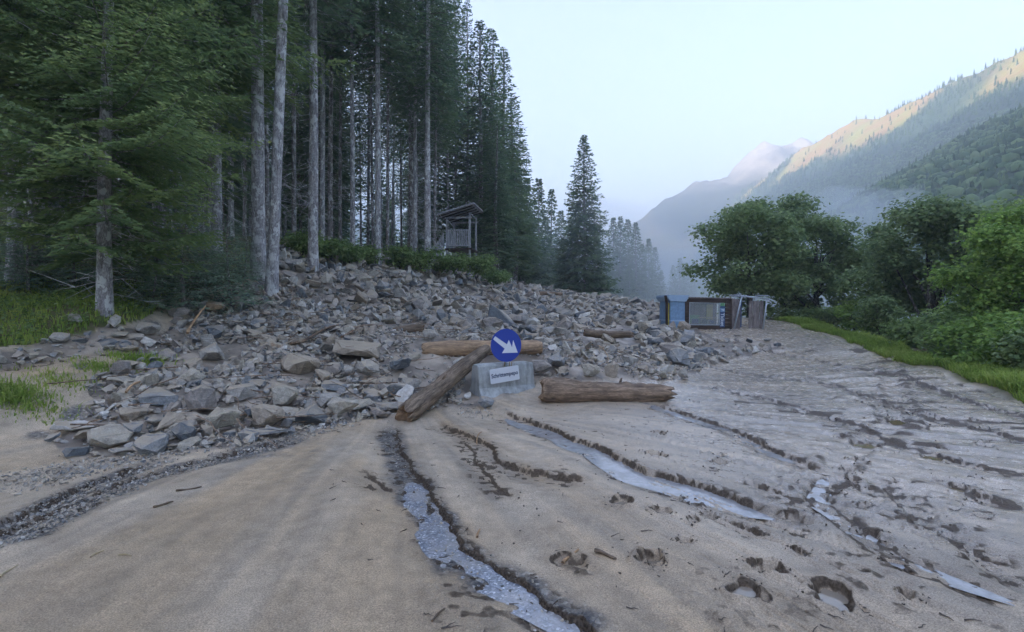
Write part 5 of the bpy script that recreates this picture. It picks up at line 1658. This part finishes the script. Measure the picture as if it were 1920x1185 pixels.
# spruces across the middle distance
CEN = [(1095,60,19.3,'far1',1.0,"lone tall spruce standing free in the middle of the valley"),
       (1010,72,17.0,'far2',1.0,"pointed spruce just right of the sloping treeline"), (988,66,15.0,'far3',1,"spruce tucked against the end of the sloping treeline"),
       (1034,76,17.0,'far2',.9,"narrow spruce left of the lone tall spruce"), (1052,82,15.5,'far2',1,"low spruce top showing at the lone spruce's left shoulder"),
       (1070,88,15.5,'far3',1,"hazy spruce behind the lone tall spruce on the left"), (1022,92,16,'far3',1,"hazy spruce between the two pointed ones"),
       (1122,80,11.5,'far3',1.1,"spruce behind the lone tall spruce on the right"), (1150,100,17.2,'far2',1,"first spruce of the hazy group right of the lone spruce"),
       (1163,98,17.2,'far3',.9,"tallest spruce of the hazy group right of the lone spruce"), (1177,104,17.5,'far2',1,"third spruce of the hazy group right of the lone spruce"),
       (1192,101,16.5,'far3',.9,"fourth spruce of the hazy group right of the lone spruce"), (1204,112,14.0,'far2',1.1,"short spruce behind the hazy group"),
       (1216,110,15.0,'far2',1,"hazy spruce with a clear tip right of the group"), (1228,116,14.5,'far3',1,"last hazy spruce at the right end of the group"),
       (1138,90,10.5,'far3',1.2,"low broad spruce between the lone spruce and the hazy group"), (1240,124,11.0,'far2',1,"small misty spruce beyond the right end of the group"),
       (1262,132,14.5,'far3',.9,"left spruce of the small misty clump beside the maple"), (1275,130,16.5,'far2',1,"middle spruce of the small misty clump beside the maple"),
       (1287,134,16.5,'far2',1,"right spruce of the small misty clump beside the maple"), (1299,140,14,'far3',1,"spruce half hidden by the maple's left edge"),
       (975,62,9,'far3',1.1,"small dark spruce at the foot of the sloping treeline"), (1058,66,8,'far2',1.3,"low young spruce left of the lone spruce's foot"),
       (1180,90,8,'far3',1.3,"low spruce in the mist before the hazy group")]
for i, (px, Y, H, kd, wd_, lab) in enumerate(CEN):
    tree(kd, (px - 960) / F * Y, Y, H, None, lab, "spruces in the misty middle distance", yaw=i * 1.3, wide=wd_)

# dense low-crowned spruces closing off the back of the wood
back = []
for t_ in range(4000):
    if len(back) >= 34: break
    Y = rt.uniform(55, 120); x = rt.uniform(-62, 1) + (Y - 60) * .12
    if x > -5.5 + (Y - 30) * .135: continue
    if any((x - a) ** 2 + (Y - b_) ** 2 < 3.4 ** 2 for a, b_ in back): continue
    back.append((x, Y))
for i, (x, Y) in enumerate(back):
    tree(['far2', 'far3'][i % 2], x, Y, rt.uniform(15, 20), None, "dark full-crowned spruce closing off the back of the wood", "spruces closing off the back of the wood", yaw=rt.uniform(0, 6.28))
# young firs low at the left
for i, (px, Y, H, wd_, lab) in enumerate([(345,12.0,2.9,1.1,"bluish young fir under the nearest spruce's boughs"), (425,13.0,2.2,1.3,"young fir at the upper left corner of the stones"),
       (292,11.6,1.8,1.2,"low young fir right of the short bare stem"), (55,11.2,1.9,1.4,"low young fir in the undergrowth at the left edge"), (130,12.0,2.4,1.3,"young fir between the grass and the dark wood at left"),
       (462,14.6,1.4,1.4,"small fir beside the foot of the straight thick pale trunk"), (385,13.6,1.7,1.5,"bushy young fir behind the rusty brown rock"), (240,13.0,2.4,1.3,"young fir just behind the short bare stem"), (-20,12.0,2.4,1.4,"young fir at the left border")]):
    tree('sapling', (px - 960) / F * Y, Y, H, None, lab, "young firs under the big trees", yaw=i * 2.1, wide=wd_, name="young_fir")

# ---------------------------------------------------------------- leafy trees and shrubs
def leaf_mass(seed, lobes, nclump, nleaf, size, flat=.6, spread=.30):
    r = np.random.default_rng(seed)
    vol = np.array([a[3] * a[4] + a[3] * a[5] for a in lobes]); vol = vol / vol.sum()
    li = r.choice(len(lobes), nclump, p=vol); lb = np.array(lobes)[li]
    d = r.normal(0, 1, (nclump, 3)); d[:, 2] = np.abs(d[:, 2]) * np.where(r.uniform(0, 1, nclump) < .78, 1, -1); d /= np.linalg.norm(d, axis=1, keepdims=True)
    rad = r.uniform(.45, 1.0, nclump) ** .45
    c = lb[:, :3] + d * rad[:, None] * lb[:, 3:6]
    tone_c = r.uniform(.15, .8, nclump)
    n = nclump * nleaf
    ci = np.repeat(np.arange(nclump), nleaf)
    off = r.normal(0, 1, (n, 3)) * spread * np.array([1, 1, flat])
    p = c[ci] + off
    a = r.uniform(0, 6.28, n)
    dirn = np.stack([np.cos(a), np.sin(a), r.normal(-.25, .4, n)], 1); dirn /= np.linalg.norm(dirn, axis=1, keepdims=True)
    nm = np.stack([r.normal(0, .55, n), r.normal(0, .55, n), np.ones(n)], 1) * .8 + d[ci] * 1.2
    s = size * r.uniform(.6, 1.35, n)
    V, q = blades(p, dirn, s, s * .8, nm)
    return V, q, np.repeat(np.clip(tone_c[ci] + r.normal(0, .1, n), 0, 1), 4)
def make_leafy(name, x, y, zt, R, zbot, seed, nclump, nleaf, size, mat, label, cat, group=None, nl=42, trunkr=.16, rz=None, lob=.23, spread=.3, zb=None):
    r = np.random.default_rng(seed)
    zg = float(zbase(np.array([x]), np.array([y]))[0]) if zb is None else zb
    H = zt - zg; cz = (zt + zbot) / 2 - zg; hz2 = (zt - zbot) / 2
    lobes = []
    for i in range(nl):
        d = r.normal(0, 1, 3); d /= np.linalg.norm(d)
        k = r.uniform(.35, .92)
        lr = lob * R * r.uniform(.65, 1.25)
        lobes.append((d[0] * R * k, d[1] * R * k, cz + d[2] * hz2 * k * 1.0, lr, lr, lr * r.uniform(.55, .8)))
    root = tag(empty(name, (x, y, zg)), label, cat, group)
    V, q, tn = leaf_mass(seed + 1, lobes, nclump, nleaf, size, spread=spread)
    link("crown", npmesh("crown", V, q, mat, False, attrs={'tone': tn}), root)
    if trunkr:
        tv, tq, _ = tube([(0, 0, -.6), (.05, 0, H * .15), (-.08, .05, H * .35), (.0, .1, H * .6)], [trunkr * 1.3, trunkr, trunkr * .8, trunkr * .45], 10, .08, seed)
        link("trunk", npmesh("trunk", tv, tq, M['bark_leaf'], True), root)
        for i, lb in enumerate(lobes[:14]):
            z0 = H * r.uniform(.12, .5); e = np.array(lb[:3])
            st_ = np.array([0, 0, z0]); mid = (st_ + e) / 2 + np.array([0, 0, .1 * R]) + r.normal(0, .05 * R, 3)
            tv, tq, _ = tube([st_, (st_ + mid) / 2 + r.normal(0, .02 * R, 3), mid, e], [trunkr * .5, trunkr * .38, trunkr * .25, .012], 6, .05, i)
            link("limb", npmesh("limb", tv, tq, M['bark_leaf'], True), root)
    return root
GM = "leafy trees along the right verge"
def lz(py, Y): return HC - (py - HY) / F * Y
def leafy_px(name, px, Y, top, hw, bot, *a, **k):
    return make_leafy(name, (px - 960) / F * Y, Y, lz(top, Y), hw / F * Y, lz(bot, Y), *a, **k)
leafy_px("maple_tree", 1405, 29.5, 366, 104, 645, 61, 2000, 11, .19, M['leaf'], "rounded dark green maple directly behind the overturned booth", "tree", GM)
leafy_px("maple_tree", 1532, 31, 344, 100, 650, 62, 2000, 11, .19, M['leaf'], "tallest dark green maple right of the overturned booth", "tree", GM)
leafy_px("maple_tree", 1470, 33, 376, 75, 640, 67, 700, 14, .20, M['leaf'], "dark maple filling the gap between the two maples by the booth", "tree", GM, nl=14)
leafy_px("maple_tree", 1748, 22.5, 348, 138, 680, 63, 2500, 11, .16, M['leaf'], "broad mid-green maple in the middle of the right-hand trees", "tree", GM, nl=30)
leafy_px("maple_tree", 1668, 26, 425, 62, 640, 68, 800, 14, .17, M['leaf'], "darker maple at the left shoulder of the broad mid-green one", "tree", GM, nl=16)
leafy_px("maple_tree", 1905, 15.5, 356, 128, 735, 64, 2300, 16, .12, M['leaf_light'], "bright green leafy tree at the right edge leaning toward the road", "tree", GM, nl=26, spread=.24)
leafy_px("maple_tree", 2010, 17.5, 300, 180, 690, 65, 1500, 15, .14, M['leaf'], "tall leafy tree cut by the right border of the picture", "tree", GM, nl=26)
GB = "shrubs along the right verge"
for i, (px, Y, top, hw, bot, mt, lab) in enumerate([
    (1600,24,560,42,625,'leaf_light',"dark low shrub between the maples at the road's far end"), (1648,21,545,52,650,'leaf',"dark shrub below the broad maple's left side"),
    (1712,18,590,45,668,'shrub',"light green shrub in front of the broad maple"), (1775,15.6,575,62,695,'shrub',"pale green shrub beside the bend of the verge"),
    (1850,13.8,575,66,720,'leaf_light',"leafy shrub under the bright green tree"), (1915,12.2,590,66,735,'leaf_light',"leafy shrub at the right edge above the verge grass"),
    (1560,27,575,40,615,'leaf',"small dark shrub left of the road's far end"), (1500,28,580,45,612,'leaf',"low bushes behind the tube frame of the booth"), (1975,11,600,70,760,'leaf',"shrub just outside the right border")]):
    leafy_px("shrub", px, Y, top, hw, bot, 80 + i, 260, 14, .11, M[mt], lab, "shrub", GB, nl=12, trunkr=.03, lob=.42, spread=.18)
GR = "shrubs along the crest of the stones"
for i, (px, Y, top, hw, bot, lab) in enumerate([
    (568,21.5,436,24,474,"dark green shrub at the crest left of the trunk in the stones"), (622,23,458,32,480,"low shrub at the crest right of the trunk in the stones"),
    (690,26,464,30,494,"yellow-green shrub under the tall light trunk"), (748,27,468,24,502,"small shrub between the tall light trunk and the stout one"),
    (790,28,470,36,508,"pale green bush left of the wooden hide's stair"), (852,29,476,30,512,"bright bush in front of the wooden hide"),
    (893,30,478,28,522,"bright bush under the right post of the wooden hide"), (932,32,512,22,530,"round pale bush right of the wooden hide"),
    (770,29,486,22,505,"small dark bush behind the pale green one"), (655,24,468,18,486,"tiny shrub between two larger crest shrubs"), (823,30,496,20,515,"low bush hiding the foot of the hide's stair")]):
    leafy_px("shrub", px, Y, top, hw, bot, 120 + i, 200, 12, .13, M['shrub'], lab, "shrub", GR, nl=9, trunkr=.03, lob=.45, spread=.2)
# ---------------------------------------------------------------- grass and other ground cover
def grass_mesh(name, x, y, h, mat, label, seed, wide=.012, lay=.5, wind=(0, 0)):
    r = np.random.default_rng(seed); n = len(x)
    z = ground_z(x, y)
    a = r.uniform(0, 6.28, n)
    lean = h * r.uniform(.15, 1.0, n) * lay
    dx = np.cos(a) * lean + wind[0] * h; dy = np.sin(a) * lean + wind[1] * h
    w = wide * r.uniform(.6, 1.5, n)
    sx, sy = -np.sin(a + r.normal(0, .8, n)) * w, np.cos(a) * w
    b0 = np.stack([x - sx, y - sy, z - .02], 1); b1 = np.stack([x + sx, y + sy, z - .02], 1)
    m0 = np.stack([x - sx * .8 + dx * .4, y - sy * .8 + dy * .4, z + h * .65], 1); m1 = np.stack([x + sx * .8 + dx * .4, y + sy * .8 + dy * .4, z + h * .65], 1)
    tp = np.stack([x + dx, y + dy, z + h * (1 - .35 * lay * r.uniform(0, 1, n))], 1)
    V = np.stack([b0, b1, m1, m0, tp], 1).reshape(-1, 3)
    i = np.arange(n)[:, None] * 5
    q = i + np.array([[0, 1, 2, 3]]); t = i + np.array([[3, 2, 4]])
    me = npmesh(name, V, [q, t], mat, False, attrs={'tone': np.repeat(r.uniform(0, 1, n) * .55 + .45 * vnoise(x * 1.3, y * 1.3, 7), 5)})
    return tag(link(name, me), label, "grass", kind='stuff')
r = np.random.default_rng(77)
# left bank
n = 60000
y = 6 + 12 * r.uniform(0, 1, n) ** 1.2; x = (r.uniform(-420, 480, n) - 960) / F * y
px, py = project(x, y, zbase(x, y))
m = inpoly(px, py + 14 * (vnoise(x * 2, y * 2, 3) - .5), GRASSPOLY) & (vnoise(x * 1.1, y * 1.1, 15) > .22)
m &= (px < 330) | (r.uniform(0, 1, n) < .25)
x, y = x[m][:26000], y[m][:26000]
grass_mesh("bank_grass", x, y, r.uniform(.05, .17, len(x)) * (.5 + vnoise(x * .9, y * .9, 19)), M['grass_wild'], "yellow-green grass and weeds on the bank under the left spruces", 3, .010, .9)
# broad-leaved weeds among it
k = r.choice(len(x), 2600); 
wx, wy = x[k] + r.normal(0, .1, len(k)), y[k] + r.normal(0, .1, len(k))
nl_ = 7; N_ = len(wx) * nl_
ci = np.repeat(np.arange(len(wx)), nl_)
pz = ground_z(wx, wy)[ci] + r.uniform(.04, .30, N_) * (.4 + vnoise(wx * .7, wy * .7, 29))[ci]
a = r.uniform(0, 6.28, N_)
V, q = blades(np.stack([wx[ci] + r.normal(0, .07, N_), wy[ci] + r.normal(0, .07, N_), pz], 1), np.stack([np.cos(a), np.sin(a), r.normal(0, .3, N_)], 1), r.uniform(.05, .10, N_), r.uniform(.03, .06, N_), np.stack([r.normal(0, .4, N_), r.normal(0, .4, N_), np.ones(N_)], 1))
tag(link("weeds", npmesh("weeds", V, q, M['shrub'], False, attrs={'tone': np.repeat(r.uniform(0, .8, N_), 4)})), "leafy weeds mixed into the grass bank at the left", "weeds", kind='stuff')
# right verge: long combed grass on the road's edge
n = 42000
y = 5.5 + 22 * r.uniform(0, 1, n) ** 1.5
e = np.where(y < 8.7, 8.7 + (y - 8.7) * 0.15, np.where(y < 15.2, 8.7 + (y - 8.7) / 6.5 * 3.0, 11.7 + (y - 15.2) * .2)) + .35 * (vnoise(8 * .3 + 0 * y, y * .7, 5) - .5) * 2
e = e + .25 * (vnoise(y * .8, y * 0, 8) - .5)
wv = r.uniform(0, 1, n)
x = e + .05 + wv * (.9 + .7 * vnoise(y * .5, y * 0, 9))
keep = (vnoise(x * 1.2, y * 1.2, 18) > .22) 
x, y = x[keep], y[keep]
grass_mesh("verge_grass", x, y, r.uniform(.12, .38, len(x)) * (.35 + .9 * vnoise(x * .8, y * .8, 20)), M['grass'], "long bright green grass along the right edge of the muddy road", 5, .010, 1.2, (-.35, -.35))
# torn tufts lying in the mud, left of the stones
def tuft(px, py, n, spread, h, mat, label, seed, elong=1.0):
    cx, cyy = gp(px, py); rr_ = np.random.default_rng(seed)
    x = cx + rr_.normal(0, spread * elong, n); y = cyy + rr_.normal(0, spread * .7, n)
    o = grass_mesh("grass_tuft", x, y, rr_.uniform(.4, 1.1, n) * h, mat, label, seed, .007, 1.3)
    o["kind"] = "stuff"; o["category"] = "grass tuft"; o["group"] = "torn grass tufts"
    return o
tuft(8, 742, 1100, .20, .17, M['grass'], "big bright tuft of torn grass at the left edge", 1, 1.3)
tuft(262, 676, 600, .18, .12, M['grass'], "green tuft of torn grass right at the edge of the stones", 2, 1.5)
tuft(195, 690, 600, .20, .10, M['grass_wild'], "brownish matted tuft left of the green one by the stones", 3, 1.4)
tuft(110, 712, 450, .18, .07, M['grass_wild'], "flat matted tuft between the big bright tuft and the brownish one", 4, 1.5)
tuft(60, 765, 450, .20, .06, M['grass_wild'], "muddy flattened grass below the big bright tuft", 5, 1.6)
# mud clods, needles and bark crumbs along the rills
cx, cyy, cs = [], [], []
def crumbs(pl, n, sp, s0, s1):
    d = np.r_[0, np.cumsum(np.hypot(*np.diff(pl, axis=0).T))]
    t = r.uniform(0, d[-1], n)
    t = t[vnoise(t * 2.5, t * 0, int(n)) > .42]
    cx.append(np.interp(t, d, pl[:, 0]) + r.normal(0, sp, len(t))); cyy.append(np.interp(t, d, pl[:, 1]) + r.normal(0, sp, len(t)))
    cs.append(s0 + (s1 - s0) * r.uniform(0, 1, len(t)) ** 3)
for pl, hw, d, side, kind in RW:
    crumbs(pl, 150, hw * .8 + .04, .006, .034)
for pl in TRACKS: crumbs(pl, 260, .2, .01, .05)
for (pxy, pr, d) in PR:
    k = 9; a = r.uniform(0, 6.28, k); q_ = pr * r.uniform(.9, 1.7, k)
    cx.append(pxy[0] + np.cos(a) * q_); cyy.append(pxy[1] + np.sin(a) * q_); cs.append(r.uniform(.01, .035, k))
# bits scattered over the right-hand mud
k = 1300
yy = 2.8 + 14 * r.uniform(0, 1, k) ** 1.1; xx = (r.uniform(900, 1900, k) - 960) / F * yy
kp_ = (vnoise(xx * .9, yy * .9, 55) > .5) & (xx < 8.5 + np.clip(yy - 8.7, 0, 3))
cx.append(xx[kp_]); cyy.append(yy[kp_]); cs.append(r.uniform(.008, .028, kp_.sum()))
ppx2, ppy2 = [], []
n0 = len(xs)
xs = np.concatenate([xs] + cx); ys = np.concatenate([ys] + cyy); ss = np.concatenate([ss] + cs)
o = bake_rocks(np.arange(n0, len(xs)), "mud_crumbs", "dark crumbs of mud and bark scattered along the rills", 31, .45)
o.data.materials.clear(); o.data.materials.append(M['clod'])
# twigs and needles lying about: thin dark strips
ax = []
for i in range(230):
    yy = 2.7 + 11 * r.uniform() ** 1.3; px = r.uniform(620, 1900); xx = (px - 960) / F * yy
    if xx > 8.4: continue
    L = r.uniform(.02, .10); a = r.normal(-.35, .9)
    t = np.linspace(-.5, .5, 4)
    X_, Y_ = xx + t * L * math.cos(a), yy + t * L * math.sin(a) + .01 * np.sin(t * 5)
    ax.append(np.stack([X_, Y_, ground_z(X_, Y_) + .004], 1))
V, q = strips(ax, .005, .002)
tag(link("twig_litter", npmesh("twig_litter", V, q, M['clod'])), "fine dark twigs and bark strips lying on the mud", "twigs", kind='stuff')
# branches and roots caught among the stones
ax = []
for i in range(230):
    k = int(r.integers(0, 14000)); x0, y0 = xs[k], ys[k]
    if y0 > 26: continue
    L = r.uniform(.3, 1.1); a = r.uniform(0, 6.28); t = np.linspace(-.5, .5, 6)
    X_ = x0 + t * L * math.cos(a) + .05 * np.sin(t * 9 + i); Y_ = y0 + t * L * math.sin(a)
    z_ = ground_z(X_, Y_).mean() + r.uniform(.08, .22) + t * L * r.normal(0, .25)
    ax.append(np.stack([X_, Y_, z_], 1))
V, q = strips(ax, .012, .004)
tag(link("snagged_twigs", npmesh("snagged_twigs", V, q, M['log_grey'])), "thin broken twigs caught between the stones", "twigs", kind='stuff')
